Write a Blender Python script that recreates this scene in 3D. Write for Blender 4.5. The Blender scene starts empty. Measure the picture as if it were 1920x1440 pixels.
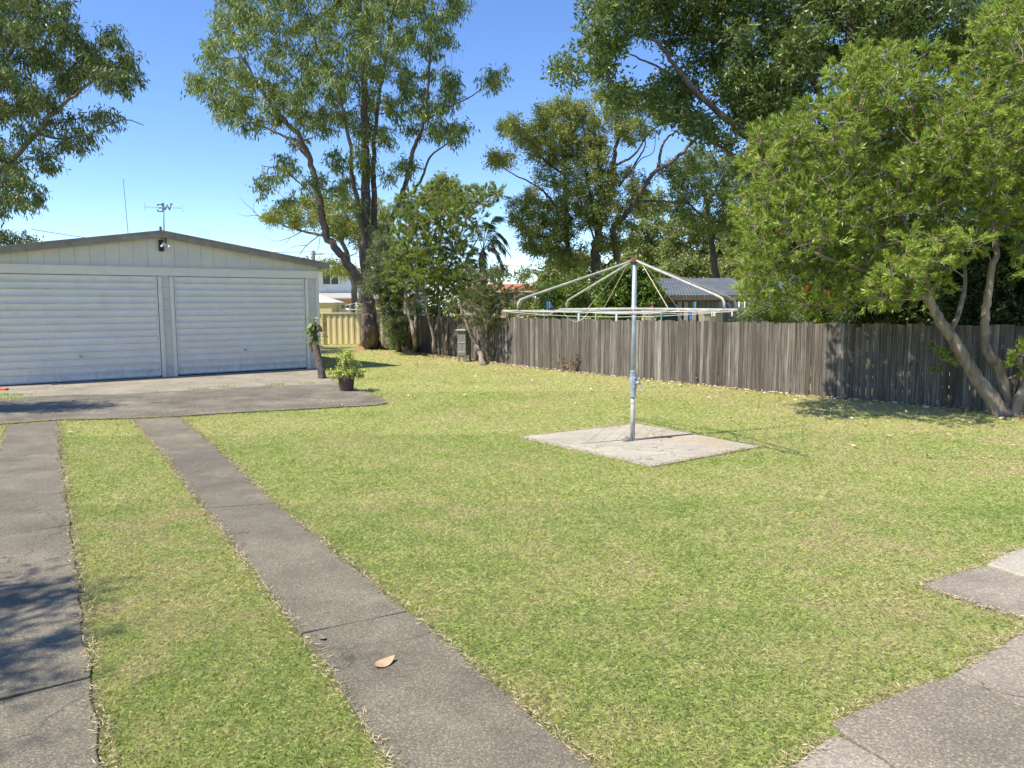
import bpy, math, random
import numpy as np
from math import radians, sin, cos, pi, hypot, sqrt, atan
from mathutils import Vector, Matrix, Euler, noise as mnoise

random.seed(7); rng = np.random.default_rng(7)
sc = bpy.context.scene
C = sc.collection

# ---------------------------------------------------------------- camera, sky, sun, exposure
F = 1440.0; H = 1.7; PITCH = atan(148/1440); ROLL = radians(-0.3)
cam_d = bpy.data.cameras.new("camera"); cam = bpy.data.objects.new("camera", cam_d); C.objects.link(cam)
cam_d.sensor_fit = 'HORIZONTAL'; cam_d.sensor_width = 36; cam_d.lens = 36*F/1920
cam_d.clip_start = 0.05; cam_d.clip_end = 2000
RM = Matrix.Rotation(pi/2-PITCH, 3, 'X') @ Matrix.Rotation(ROLL, 3, 'Z')
cam.matrix_world = Matrix.Translation((0, 0, H)) @ RM.to_4x4()
sc.camera = cam
SUN = Vector((-1.0, -0.52, 1.634)).normalized()
w = bpy.data.worlds.new("World"); sc.world = w; w.use_nodes = True
nt = w.node_tree; bg = nt.nodes['Background']
sky = nt.nodes.new('ShaderNodeTexSky'); sky.sky_type = 'NISHITA'; sky.sun_disc = False
sky.sun_elevation = math.asin(SUN.z); sky.sun_rotation = math.atan2(SUN.x, SUN.y) % (2*pi)
sky.air_density = 0.8; sky.dust_density = 0.0; sky.ozone_density = 3.8; sky.altitude = 0
hs = nt.nodes.new('ShaderNodeHueSaturation'); hs.inputs['Saturation'].default_value = 1.12; hs.inputs['Hue'].default_value = 0.507
nt.links.new(sky.outputs[0], hs.inputs['Color']); nt.links.new(hs.outputs[0], bg.inputs['Color']); bg.inputs['Strength'].default_value = 0.145
sd = bpy.data.lights.new("sun", 'SUN'); sd.energy = 4.5; sd.angle = radians(0.53); sd.color = (1.0, 0.93, 0.81)
so = bpy.data.objects.new("sun", sd); C.objects.link(so)
so.rotation_euler = SUN.to_track_quat('Z', 'Y').to_euler(); so.location = (-20, -10, 40)
sc.view_settings.view_transform = 'Standard'; sc.view_settings.look = 'None'
sc.view_settings.exposure = 0.78; sc.view_settings.gamma = 1
sc.render.engine = 'CYCLES'
sc.cycles.max_bounces = 8; sc.cycles.diffuse_bounces = 4; sc.cycles.transmission_bounces = 6; sc.cycles.transparent_max_bounces = 8

# ---------------------------------------------------------------- geometry of the view (photo measurements -> places)
def ray(x, y): return RM @ Vector(((x-960)/F, -(y-720)/F, -1.0))
def G(x, y, z=0.0):
    d = ray(x, y); t = (z-H)/d.z
    return Vector((d.x*t, d.y*t, z))
def at(x, y, Y):
    d = ray(x, y); t = Y/d.y
    return Vector((d.x*t, Y, H+d.z*t))
def hz(x, y, p):
    d = ray(x, y); return H+d.z*hypot(p[0], p[1])/hypot(d.x, d.y)

# ---------------------------------------------------------------- materials
def newmat(name):
    m = bpy.data.materials.new(name); m.use_nodes = True
    n = m.node_tree.nodes; n.clear()
    o = n.new('ShaderNodeOutputMaterial'); b = n.new('ShaderNodeBsdfPrincipled')
    m.node_tree.links.new(b.outputs[0], o.inputs[0])
    return m, m.node_tree, b
def coords(t, scale=(1, 1, 1), kind='pos'):
    if kind == 'pos':
        g = t.nodes.new('ShaderNodeNewGeometry'); src = g.outputs['Position']
    else:
        g = t.nodes.new('ShaderNodeTexCoord'); src = g.outputs['Object']
    mp = t.nodes.new('ShaderNodeMapping'); mp.inputs['Scale'].default_value = scale
    t.links.new(src, mp.inputs[0]); return mp.outputs[0]
def noise(t, vec, scale, detail=4, rough=0.6):
    n = t.nodes.new('ShaderNodeTexNoise'); n.inputs['Scale'].default_value = scale
    n.inputs['Detail'].default_value = detail; n.inputs['Roughness'].default_value = rough
    t.links.new(vec, n.inputs['Vector']); return n.outputs['Fac']
def ramp(t, fac, stops):
    r = t.nodes.new('ShaderNodeValToRGB'); e = r.color_ramp.elements
    while len(e) < len(stops): e.new(0.5)
    for k, (p, c) in zip(e, stops):
        k.position = p; k.color = (c[0], c[1], c[2], 1) if not isinstance(c, (int, float)) else (c, c, c, 1)
    t.links.new(fac, r.inputs[0]); return r.outputs[0]
def mix(t, fac, a, b, mode='MIX'):
    m = t.nodes.new('ShaderNodeMix'); m.data_type = 'RGBA'; m.blend_type = mode
    if isinstance(fac, (int, float)): m.inputs[0].default_value = fac
    else: t.links.new(fac, m.inputs[0])
    for i, v in ((6, a), (7, b)):
        if isinstance(v, (tuple, list)): m.inputs[i].default_value = (v[0], v[1], v[2], 1)
        else: t.links.new(v, m.inputs[i])
    return m.outputs[2]
def math_(t, op, a, b=None):
    m = t.nodes.new('ShaderNodeMath'); m.operation = op
    for i, v in ((0, a), (1, b)):
        if v is None: continue
        if isinstance(v, (int, float)): m.inputs[i].default_value = v
        else: t.links.new(v, m.inputs[i])
    return m.outputs[0]
def bump(t, b, h, strength=0.3, dist=0.02):
    bp = t.nodes.new('ShaderNodeBump'); bp.inputs['Strength'].default_value = strength; bp.inputs['Distance'].default_value = dist
    t.links.new(h, bp.inputs['Height']); t.links.new(bp.outputs[0], b.inputs['Normal'])
def simple(name, col, rough=0.6, var=0.25, scale=6, metal=0.0, bs=0.1, stretch=(1, 1, 1)):
    m, t, b = newmat(name); v = coords(t, stretch)
    n = noise(t, v, scale, 6); c2 = [min(1, c*(1+var)) for c in col]; c1 = [c*(1-var) for c in col]
    t.links.new(ramp(t, n, [(0.3, c1), (0.7, c2)]), b.inputs['Base Color'])
    b.inputs['Roughness'].default_value = rough; b.inputs['Metallic'].default_value = metal
    if bs: bump(t, b, n, bs, 0.01)
    return m
def leafmat(name, stops, trans=0.35, rough=0.42, patch=0.5, tint=None):
    """each leaf has its own tone, whole sprays vary a little too"""
    m, t, b = newmat(name)
    g = t.nodes.new('ShaderNodeNewGeometry'); v = coords(t)
    n = noise(t, v, patch, 3)
    f = math_(t, 'ADD', math_(t, 'MULTIPLY', g.outputs['Random Per Island'], 0.6), math_(t, 'MULTIPLY', math_(t, 'SUBTRACT', n, 0.3), 1.0))
    col = ramp(t, f, stops)
    t.links.new(col, b.inputs['Base Color']); b.inputs['Roughness'].default_value = rough
    b.inputs['Specular IOR Level'].default_value = 0.5
    tr = t.nodes.new('ShaderNodeBsdfTranslucent'); t.links.new(mix(t, 0.5, col, (0.30, 0.42, 0.05), 'MIX'), tr.inputs[0])
    ms = t.nodes.new('ShaderNodeMixShader'); ms.inputs[0].default_value = trans
    t.links.new(b.outputs[0], ms.inputs[1]); t.links.new(tr.outputs[0], ms.inputs[2])
    out = [x for x in t.nodes if x.type == 'OUTPUT_MATERIAL'][0]; t.links.new(ms.outputs[0], out.inputs[0])
    return m
def barkmat(name, dark, light, sc_=9, st=(1, 1, 0.16), bs=0.8):
    m, t, b = newmat(name); v = coords(t, st)
    n = noise(t, v, sc_, 8, 0.65); n2 = noise(t, coords(t), 1.6, 3)
    c = ramp(t, n, [(0.36, dark), (0.5, [(a+b_)/2 for a, b_ in zip(dark, light)]), (0.66, light)])
    t.links.new(mix(t, math_(t, 'MULTIPLY', n2, 0.5), c, (0.16, 0.13, 0.11)), b.inputs['Base Color'])
    b.inputs['Roughness'].default_value = 0.95; bump(t, b, n, bs, 0.05); return m
def concrete(name, dark, light, speck=0.5, stain=None, agg=160):
    m, t, b = newmat(name); v = coords(t)
    n = noise(t, v, 1.3, 8, 0.68); c = ramp(t, n, [(0.3, dark), (0.68, light)])
    big = noise(t, v, 0.45, 3)
    if stain: c = mix(t, ramp(t, big, [(0.5, 0.0), (0.68, 1.0)]), c, stain)
    f = noise(t, v, agg, 4, 0.85)
    c = mix(t, speck, c, mix(t, 1.0, c, ramp(t, f, [(0.35, (0.35, 0.35, 0.36)), (0.5, (0.95, 0.95, 0.95)), (0.66, (1.9, 1.85, 1.75))]), 'MULTIPLY'))
    vo = t.nodes.new('ShaderNodeTexVoronoi'); vo.inputs['Scale'].default_value = agg*0.55; t.links.new(v, vo.inputs['Vector'])
    c = mix(t, speck*0.8, c, mix(t, 1.0, c, ramp(t, vo.outputs['Distance'], [(0.12, (1.5, 1.48, 1.4)), (0.34, (0.9, 0.9, 0.9)), (0.6, (0.62, 0.62, 0.64))]), 'MULTIPLY'))
    wv = t.nodes.new('ShaderNodeVectorMath'); wv.operation = 'ADD'; dn = t.nodes.new('ShaderNodeTexNoise'); dn.inputs['Scale'].default_value = 3.0; dn.inputs['Detail'].default_value = 6
    t.links.new(v, dn.inputs['Vector']); sc3 = t.nodes.new('ShaderNodeVectorMath'); sc3.operation = 'SCALE'; sc3.inputs['Scale'].default_value = 0.5; t.links.new(dn.outputs['Color'], sc3.inputs[0]); t.links.new(v, wv.inputs[0]); t.links.new(sc3.outputs[0], wv.inputs[1])
    ck = t.nodes.new('ShaderNodeTexVoronoi'); ck.feature = 'DISTANCE_TO_EDGE'; ck.inputs['Scale'].default_value = 0.42; t.links.new(wv.outputs[0], ck.inputs['Vector'])
    c = mix(t, ramp(t, ck.outputs['Distance'], [(0.0012, 0.75), (0.0035, 0.0)]), c, (0.05, 0.045, 0.03))
    st1 = noise(t, coords(t, (1, 1, 1)), 5.5, 7, 0.75); c = mix(t, ramp(t, st1, [(0.56, 0.0), (0.72, 0.55)]), c, tuple(x*0.55 for x in dark))
    c = mix(t, ramp(t, noise(t, v, 2.3, 5, 0.7), [(0.60, 0.0), (0.75, 0.5)]), c, tuple(min(1, x*1.3) for x in light))
    t.links.new(c, b.inputs['Base Color']); b.inputs['Roughness'].default_value = 0.93
    bump(t, b, f, 0.5, 0.006); return m

M = {}
# lawn soil / thatch
m, t, b = newmat('lawn_thatch'); v = coords(t)
n1 = noise(t, v, 0.55, 5, 0.6); n2 = noise(t, v, 34, 6, 0.8); n3 = noise(t, coords(t, (1, 1, 1)), 3.2, 5, 0.65)
c = ramp(t, n2, [(0.34, (0.20, 0.22, 0.06)), (0.52, (0.42, 0.43, 0.14)), (0.70, (0.60, 0.53, 0.26))])
c = mix(t, ramp(t, math_(t, 'ADD', math_(t, 'MULTIPLY', n1, 0.6), math_(t, 'MULTIPLY', n3, 0.4)), [(0.50, 0.0), (0.66, 0.75)]), c, mix(t, n2, (0.20, 0.14, 0.055), (0.36, 0.27, 0.12)))
t.links.new(c, b.inputs['Base Color']); b.inputs['Roughness'].default_value = 1; b.inputs['Specular IOR Level'].default_value = 0.1; bump(t, b, n2, 0.8, 0.03); M['lawn'] = m
# grass blades
m, t, b = newmat('grass_blade'); v = coords(t); g = t.nodes.new('ShaderNodeNewGeometry')
nA = noise(t, v, 0.6, 4, 0.6); nB = noise(t, v, 3.0, 4, 0.6)
pn = math_(t, 'ADD', math_(t, 'MULTIPLY', nA, 0.55), math_(t, 'MULTIPLY', nB, 0.45))
sx_ = t.nodes.new('ShaderNodeSeparateXYZ'); t.links.new(g.outputs['Position'], sx_.inputs[0])
fd = math_(t, 'SUBTRACT', 12.7, math_(t, 'ADD', math_(t, 'MULTIPLY', sx_.outputs[0], 0.81), math_(t, 'MULTIPLY', sx_.outputs[1], 0.585)))   # metres from the fence: thin dry lawn there
dry = math_(t, 'MULTIPLY', ramp(t, math_(t, 'MULTIPLY', fd, 0.2), [(0.0, 1.0), (0.25, 0.8), (0.9, 0.0)]), math_(t, 'MULTIPLY', pn, 0.62))
f = math_(t, 'ADD', math_(t, 'ADD', math_(t, 'MULTIPLY', g.outputs['Random Per Island'], 0.52), math_(t, 'MULTIPLY', math_(t, 'SUBTRACT', pn, 0.34), 1.75)), math_(t, 'MULTIPLY', dry, 0.6))
col = ramp(t, f, [(0.02, (0.22, 0.33, 0.07)), (0.28, (0.40, 0.49, 0.135)), (0.56, (0.56, 0.60, 0.22)), (0.80, (0.67, 0.58, 0.32)), (0.97, (0.70, 0.53, 0.34))])
t.links.new(col, b.inputs['Base Color']); b.inputs['Roughness'].default_value = 0.55; b.inputs['Specular IOR Level'].default_value = 0.35
tr = t.nodes.new('ShaderNodeBsdfTranslucent'); t.links.new(col, tr.inputs[0])
ms = t.nodes.new('ShaderNodeMixShader'); ms.inputs[0].default_value = 0.45
t.links.new(b.outputs[0], ms.inputs[1]); t.links.new(tr.outputs[0], ms.inputs[2])
t.links.new(ms.outputs[0], [x for x in t.nodes if x.type == 'OUTPUT_MATERIAL'][0].inputs[0]); M['grass'] = m
M['straw'] = leafmat('dry_runner', [(0.1, (0.28, 0.20, 0.10)), (0.5, (0.50, 0.40, 0.22)), (0.9, (0.66, 0.56, 0.36))], 0.2, 0.7, 3)
M['litter'] = leafmat('fallen_leaf', [(0.05, (0.16, 0.08, 0.035)), (0.35, (0.42, 0.26, 0.13)), (0.6, (0.62, 0.50, 0.33)), (0.9, (0.85, 0.78, 0.62))], 0.15, 0.6, 3)
M['soil'] = simple('soil', (0.17, 0.11, 0.07), 1, 0.5, 20)
M['redsoil'] = simple('red_soil', (0.34, 0.15, 0.07), 1, 0.35, 12, bs=0.6)
# concretes
M['conc_strip'] = concrete('strip_concrete', (0.128, 0.112, 0.078), (0.262, 0.230, 0.162), 0.8, (0.145, 0.126, 0.095), 125)
M['conc_apron'] = concrete('apron_concrete', (0.100, 0.087, 0.062), (0.285, 0.248, 0.182), 0.75, (0.130, 0.112, 0.082), 45)
M['conc_light'] = concrete('light_concrete', (0.215, 0.187, 0.138), (0.38, 0.332, 0.25), 0.5, (0.28, 0.243, 0.18), 60)
M['conc_slab'] = concrete('slab_concrete', (0.33, 0.295, 0.23), (0.50, 0.45, 0.355), 0.35, (0.45, 0.32, 0.18), 60)
M['conc_pale'] = concrete('pale_paver', (0.35, 0.31, 0.245), (0.52, 0.465, 0.375), 0.35, None, 90)
M['conc_grey'] = concrete('grey_paver', (0.215, 0.182, 0.138), (0.36, 0.308, 0.238), 0.6, (0.40, 0.35, 0.275), 90)
M['conc_pebble'] = concrete('pebble_paver', (0.195, 0.165, 0.122), (0.33, 0.283, 0.212), 0.8, (0.31, 0.268, 0.205), 95)
# garage
M['paint'] = simple('garage_paint', (0.60, 0.565, 0.48), 0.55, 0.07, 2.5, bs=0.04)
M['trim'] = simple('garage_trim', (0.67, 0.64, 0.565), 0.5, 0.06, 3, bs=0.03)
m, t, b = newmat('door_paint'); v = coords(t); n = noise(t, v, 2.2, 5); n2 = noise(t, coords(t, (1, 1, 6)), 5, 6)
c = ramp(t, n, [(0.3, (0.655, 0.625, 0.56)), (0.7, (0.735, 0.705, 0.64))])
c = mix(t, ramp(t, n2, [(0.56, 0.0), (0.74, 0.5)]), c, (0.42, 0.36, 0.29))
sz = t.nodes.new('ShaderNodeSeparateXYZ'); t.links.new(v, sz.inputs[0])      # splash dirt near the ground
c = mix(t, math_(t, 'MULTIPLY', ramp(t, sz.outputs[2], [(0.08, 1.0), (0.5, 0.0)]), ramp(t, noise(t, coords(t, (3, 3, 1)), 4, 6), [(0.46, 0.0), (0.66, 0.4)])), c, (0.36, 0.30, 0.23))
bump(t, b, noise(t, v, 1.7, 2), 0.35, 0.05)
t.links.new(c, b.inputs['Base Color']); b.inputs['Roughness'].default_value = 0.6; M['door'] = m
M['barge'] = simple('barge_metal', (0.24, 0.21, 0.17), 0.5, 0.25, 5, 0.2)
M['roofmetal'] = simple('roof_metal', (0.42, 0.42, 0.42), 0.4, 0.15, 2, 0.4)
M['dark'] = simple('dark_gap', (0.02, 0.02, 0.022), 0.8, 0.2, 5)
M['rust'] = simple('rust', (0.13, 0.05, 0.03), 0.9, 0.4, 40)
M['galv'] = simple('galvanised', (0.36, 0.40, 0.43), 0.5, 0.22, 14, 0.3, 0.08)
M['galv_white'] = simple('weathered_tube', (0.40, 0.385, 0.345), 0.75, 0.25, 12, 0.1, 0.06)
M['wire'] = simple('line_cord', (0.68, 0.66, 0.60), 0.6, 0.12, 30)
M['wire_old'] = simple('brace_wire', (0.52, 0.44, 0.28), 0.7, 0.25, 30)
M['vane'] = simple('vane_metal', (0.20, 0.22, 0.24), 0.5, 0.2, 20, 0.3)
M['white'] = simple('white_plastic', (0.80, 0.80, 0.78), 0.4, 0.05, 20)
for nm, cc in (('peg_red', (0.62, 0.06, 0.08)), ('peg_blue', (0.07, 0.22, 0.62)), ('peg_lblue', (0.25, 0.52, 0.78)), ('peg_yellow', (0.62, 0.56, 0.08)),
               ('peg_orange', (0.70, 0.22, 0.05)), ('peg_teal', (0.05, 0.42, 0.36)), ('peg_green', (0.35, 0.45, 0.08)), ('peg_white', (0.82, 0.82, 0.84)), ('peg_cream', (0.76, 0.66, 0.36)), ('peg_pink', (0.78, 0.35, 0.38))):
    M[nm] = simple(nm, cc, 0.4, 0.08, 20, bs=0)
# paling timber
m, t, b = newmat('weathered_paling'); g = t.nodes.new('ShaderNodeNewGeometry')
n = noise(t, coords(t, (46, 46, 1.2)), 1.0, 8, 0.72); n2 = noise(t, coords(t, (1, 1, 0.7)), 2.0, 5)
c = ramp(t, g.outputs['Random Per Island'], [(0.0, (0.074, 0.062, 0.051)), (0.35, (0.110, 0.094, 0.079)), (0.8, (0.136, 0.119, 0.102)), (1.0, (0.22, 0.20, 0.178))])
c = mix(t, 0.85, c, mix(t, 1.0, c, ramp(t, n, [(0.36, (0.30, 0.28, 0.27)), (0.50, (0.92, 0.90, 0.87)), (0.62, (2.0, 1.95, 1.9))]), 'MULTIPLY'))
c = mix(t, ramp(t, n2, [(0.50, 0.0), (0.70, 0.5)]), c, (0.065, 0.055, 0.048))
t.links.new(c, b.inputs['Base Color']); b.inputs['Roughness'].default_value = 0.95; bump(t, b, n, 0.5, 0.01); M['paling'] = m
M['cream'] = simple('cream_steel', (0.62, 0.50, 0.27), 0.45, 0.07, 2, bs=0)
M['creamcap'] = simple('cream_cap', (0.80, 0.72, 0.52), 0.4, 0.04, 2, bs=0)
M['render'] = simple('white_render', (0.74, 0.76, 0.80), 0.8, 0.05, 1.2, bs=0.05)
M['glass'] = simple('window_glass', (0.03, 0.035, 0.04), 0.12, 0.3, 1, bs=0)
M['wframe'] = simple('window_frame', (0.75, 0.77, 0.76), 0.4, 0.03, 3, bs=0)
m, t, b = newmat('roof_tiles'); v = coords(t)
br = t.nodes.new('ShaderNodeTexBrick'); br.inputs['Scale'].default_value = 3.2; t.links.new(coords(t, (1, 1, 2.4)), br.inputs['Vector'])
br.inputs['Color1'].default_value = (0.42, 0.15, 0.075, 1); br.inputs['Color2'].default_value = (0.52, 0.21, 0.11, 1); br.inputs['Mortar'].default_value = (0.2, 0.08, 0.05, 1)
t.links.new(br.outputs[0], b.inputs['Base Color']); b.inputs['Roughness'].default_value = 0.8; M['tiles'] = m
M['shedroof'] = simple('shed_roof', (0.13, 0.145, 0.165), 0.5, 0.25, 3, 0.15)
M['shedwall'] = simple('shed_wall', (0.27, 0.235, 0.19), 0.9, 0.35, 3, stretch=(6, 6, 0.5))
M['brown'] = simple('brown_board', (0.22, 0.10, 0.06), 0.8, 0.2, 5)
M['brick'] = simple('pink_brick', (0.62, 0.48, 0.42), 0.9, 0.25, 8)
M['orangebrick'] = simple('orange_brick', (0.60, 0.17, 0.07), 0.9, 0.2, 14)
M['darkgreen'] = simple('dark_green_door_and_shade', (0.03, 0.07, 0.06), 0.5, 0.2, 3)  # shed door green, also the painted shade under the tiled eave
M['pot'] = simple('terracotta_dark', (0.105, 0.068, 0.066), 0.75, 0.35, 9, bs=0.2)
M['binmat'] = simple('bin_plastic', (0.42, 0.38, 0.28), 0.5, 0.08, 5)
M['pipe'] = simple('pale_pipe', (0.50, 0.55, 0.57), 0.7, 0.3, 9)
M['board'] = simple('grey_board', (0.40, 0.36, 0.31), 0.9, 0.2, 5)
M['box'] = simple('grey_timber_box', (0.20, 0.19, 0.17), 0.9, 0.35, 6, stretch=(4, 4, .6))
M['polewood'] = simple('pole_wood', (0.25, 0.23, 0.21), 0.9, 0.2, 4)
M['cable'] = simple('cable', (0.10, 0.11, 0.13), 0.8, 0.1, 4)
# barks
M['bark_iron'] = barkmat('furrowed_bark', (0.035, 0.023, 0.02), (0.24, 0.17, 0.14), 9, (1, 1, 0.13), 1.0)
M['bark_grey'] = barkmat('grey_bark', (0.07, 0.055, 0.045), (0.26, 0.225, 0.19), 8)
M['bark_dark'] = barkmat('dark_bark', (0.04, 0.03, 0.025), (0.17, 0.13, 0.10), 8)
M['bark_tan'] = barkmat('papery_bark', (0.12, 0.09, 0.065), (0.42, 0.34, 0.25), 12, (1, 1, 0.12))
M['log'] = barkmat('mossy_log', (0.035, 0.028, 0.024), (0.15, 0.12, 0.095), 14, (1, 1, 1))
# leaves
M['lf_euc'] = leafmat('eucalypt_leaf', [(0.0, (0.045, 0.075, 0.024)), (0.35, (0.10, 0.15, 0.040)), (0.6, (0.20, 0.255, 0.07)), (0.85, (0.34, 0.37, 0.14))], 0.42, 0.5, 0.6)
M['lf_euc_shade'] = leafmat('eucalypt_leaf_shaded', [(0.0, (0.030, 0.052, 0.020)), (0.35, (0.065, 0.10, 0.030)), (0.6, (0.13, 0.17, 0.05)), (0.85, (0.23, 0.26, 0.10))], 0.3, 0.45, 0.6)  # darker copy of the eucalypt leaf, crown's shaded side put into the colour
M['lf_olive'] = leafmat('olive_leaf', [(0.0, (0.09, 0.115, 0.03)), (0.4, (0.20, 0.235, 0.05)), (0.7, (0.35, 0.355, 0.08)), (0.95, (0.46, 0.41, 0.13))], 0.4, 0.5, 0.5)
M['lf_dark'] = leafmat('dark_leaf', [(0.0, (0.036, 0.058, 0.020)), (0.4, (0.080, 0.125, 0.034)), (0.75, (0.16, 0.225, 0.06)), (0.95, (0.29, 0.34, 0.12))], 0.3, 0.42, 0.6)
M['lf_bottle'] = leafmat('bottlebrush_leaf', [(0.0, (0.09, 0.10, 0.035)), (0.3, (0.17, 0.245, 0.042)), (0.6, (0.32, 0.42, 0.06)), (0.85, (0.56, 0.62, 0.12)), (1.0, (0.42, 0.36, 0.15))], 0.42, 0.42, 1.6)
M['lf_bottle2'] = leafmat('bottlebrush_leaf_old', [(0.0, (0.08, 0.105, 0.028)), (0.35, (0.15, 0.215, 0.045)), (0.65, (0.27, 0.34, 0.06)), (0.85, (0.38, 0.43, 0.09)), (1.0, (0.36, 0.24, 0.11))], 0.4, 0.45, 0.8)
M['lf_grey'] = leafmat('greygreen_leaf', [(0.0, (0.05, 0.065, 0.035)), (0.5, (0.13, 0.155, 0.075)), (0.9, (0.27, 0.28, 0.17))], 0.35, 0.5, 0.8)
M['lf_wattle'] = leafmat('wattle_leaf', [(0.0, (0.045, 0.06, 0.02)), (0.5, (0.11, 0.13, 0.04)), (0.9, (0.22, 0.24, 0.08))], 0.3, 0.55, 0.8)
M['lf_far'] = leafmat('distant_leaf', [(0.0, (0.085, 0.110, 0.040)), (0.5, (0.19, 0.22, 0.065)), (0.9, (0.33, 0.34, 0.11))], 0.3, 0.6, 0.3)
M['lf_broad'] = leafmat('broad_leaf', [(0.0, (0.04, 0.08, 0.02)), (0.4, (0.09, 0.16, 0.03)), (0.75, (0.20, 0.29, 0.05)), (0.95, (0.34, 0.42, 0.12))], 0.35, 0.3, 1.0)
M['lf_fern'] = leafmat('fern_leaf', [(0.0, (0.10, 0.15, 0.06)), (0.5, (0.19, 0.27, 0.11)), (0.9, (0.31, 0.40, 0.18))], 0.4, 0.5, 1.0)
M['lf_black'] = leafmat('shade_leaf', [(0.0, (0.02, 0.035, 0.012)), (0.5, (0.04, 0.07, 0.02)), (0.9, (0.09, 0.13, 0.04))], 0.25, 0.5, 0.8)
M['lf_jade'] = leafmat('jade_leaf', [(0.0, (0.20, 0.26, 0.04)), (0.4, (0.40, 0.46, 0.08)), (0.7, (0.60, 0.60, 0.16)), (1.0, (0.72, 0.64, 0.28))], 0.25, 0.3, 4)
M['lf_palm'] = leafmat('palm_leaf', [(0.0, (0.05, 0.09, 0.035)), (0.5, (0.12, 0.17, 0.07)), (0.9, (0.25, 0.27, 0.13))], 0.3, 0.4, 1)
M['lf_dead'] = leafmat('dead_leaf', [(0.0, (0.14, 0.055, 0.03)), (0.5, (0.27, 0.12, 0.06)), (0.9, (0.38, 0.22, 0.12))], 0.3, 0.7, 2)
M['flower'] = simple('brush_flower', (0.62, 0.045, 0.03), 0.8, 0.3, 30, bs=0)
M['flower_old'] = simple('faded_brush_flower', (0.50, 0.17, 0.06), 0.8, 0.3, 30, bs=0)

# ---------------------------------------------------------------- mesh helpers
def link(name, me, mat, parent=None):
    o = bpy.data.objects.new(name, me); C.objects.link(o)
    if mat: me.materials.append(mat)
    if parent: o.parent = parent
    return o
def npobj(name, V, Fc, mat, parent=None, smooth=False):
    V = np.asarray(V, dtype=np.float32); Fc = np.asarray(Fc, dtype=np.int32)
    me = bpy.data.meshes.new(name); k = Fc.shape[1]
    me.vertices.add(len(V)); me.vertices.foreach_set('co', V.ravel())
    me.loops.add(Fc.size); me.loops.foreach_set('vertex_index', Fc.ravel())
    me.polygons.add(len(Fc)); me.polygons.foreach_set('loop_start', np.arange(0, Fc.size, k, dtype=np.int32))
    if smooth: me.polygons.foreach_set('use_smooth', np.ones(len(Fc), dtype=bool))
    me.update(calc_edges=True)
    return link(name, me, mat, parent)
class MB:
    def __init__(s): s.v = []; s.f = []
    def add(s, vs, fs):
        n = len(s.v); s.v += [tuple(v) for v in vs]; s.f += [tuple(i+n for i in f) for f in fs]; return s
    def box(s, c, size, rot=None):
        hx, hy, hz_ = size[0]/2, size[1]/2, size[2]/2; c = Vector(c)
        vs = [Vector((x, y, z)) for x in (-hx, hx) for y in (-hy, hy) for z in (-hz_, hz_)]
        if rot is not None: vs = [rot @ v for v in vs]
        return s.add([v+c for v in vs], [(0, 1, 3, 2), (4, 6, 7, 5), (0, 4, 5, 1), (2, 3, 7, 6), (0, 2, 6, 4), (1, 5, 7, 3)])
    def bar(s, a, b, wx, wy, up=(0, 0, 1)):
        a = Vector(a); b = Vector(b); d = (b-a); L = d.length; d.normalize()
        x = d.cross(Vector(up)); x = x.normalized() if x.length > 1e-5 else Vector((1, 0, 0)); y = x.cross(d).normalized()
        R = Matrix((x, y, d)).transposed()
        return s.box((a+b)/2, (wx, wy, L), R)
    def tube(s, pts, r, n=8, cap=True, rfun=None):
        pts = [Vector(p) for p in pts]; m = len(pts)
        if isinstance(r, (int, float)): r = [r]*m
        d0 = (pts[1]-pts[0]).normalized(); x = d0.orthogonal().normalized(); vs = []; fs = []
        for i in range(m):
            d = (pts[min(i+1, m-1)]-pts[max(i-1, 0)]).normalized()
            x = (x-d*x.dot(d)); x = x.normalized() if x.length > 1e-6 else d.orthogonal().normalized()
            y = d.cross(x)
            for k in range(n):
                a = 2*pi*k/n; rr = r[i]*(rfun(i, k) if rfun else 1)
                vs.append(pts[i]+x*(cos(a)*rr)+y*(sin(a)*rr))
        for i in range(m-1):
            for k in range(n):
                k2 = (k+1) % n; fs.append((i*n+k, i*n+k2, (i+1)*n+k2, (i+1)*n+k))
        if cap: fs.append(tuple(range(n-1, -1, -1))); fs.append(tuple(range((m-1)*n, m*n)))
        return s.add(vs, fs)
    def lathe(s, c, prof, n=24):
        vs = []; fs = []; c = Vector(c)
        for r_, z in prof:
            for k in range(n): vs.append(c+Vector((cos(2*pi*k/n)*r_, sin(2*pi*k/n)*r_, z)))
        for i in range(len(prof)-1):
            for k in range(n):
                k2 = (k+1) % n; fs.append((i*n+k, i*n+k2, (i+1)*n+k2, (i+1)*n+k))
        return s.add(vs, fs)
    def prism(s, poly, z0, z1):
        n = len(poly); vs = [(p[0], p[1], z0) for p in poly]+[(p[0], p[1], z1) for p in poly]
        fs = [tuple(range(n-1, -1, -1)), tuple(range(n, 2*n))]+[(i, (i+1) % n, n+(i+1) % n, n+i) for i in range(n)]
        return s.add(vs, fs)
    def build(s, name, mat, parent=None, smooth=False, bevel=0):
        me = bpy.data.meshes.new(name); me.from_pydata(s.v, [], s.f); me.update()
        if smooth: me.polygons.foreach_set('use_smooth', [True]*len(me.polygons))
        o = link(name, me, mat, parent)
        if bevel:
            md = o.modifiers.new('bevel', 'BEVEL'); md.width = bevel; md.segments = 2; md.limit_method = 'ANGLE'
        return o
def tag(o, label, cat=None, group=None, kind=None):
    if label: o['label'] = label
    if cat: o['category'] = cat
    if group: o['group'] = group
    if kind: o['kind'] = kind
    return o
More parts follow.
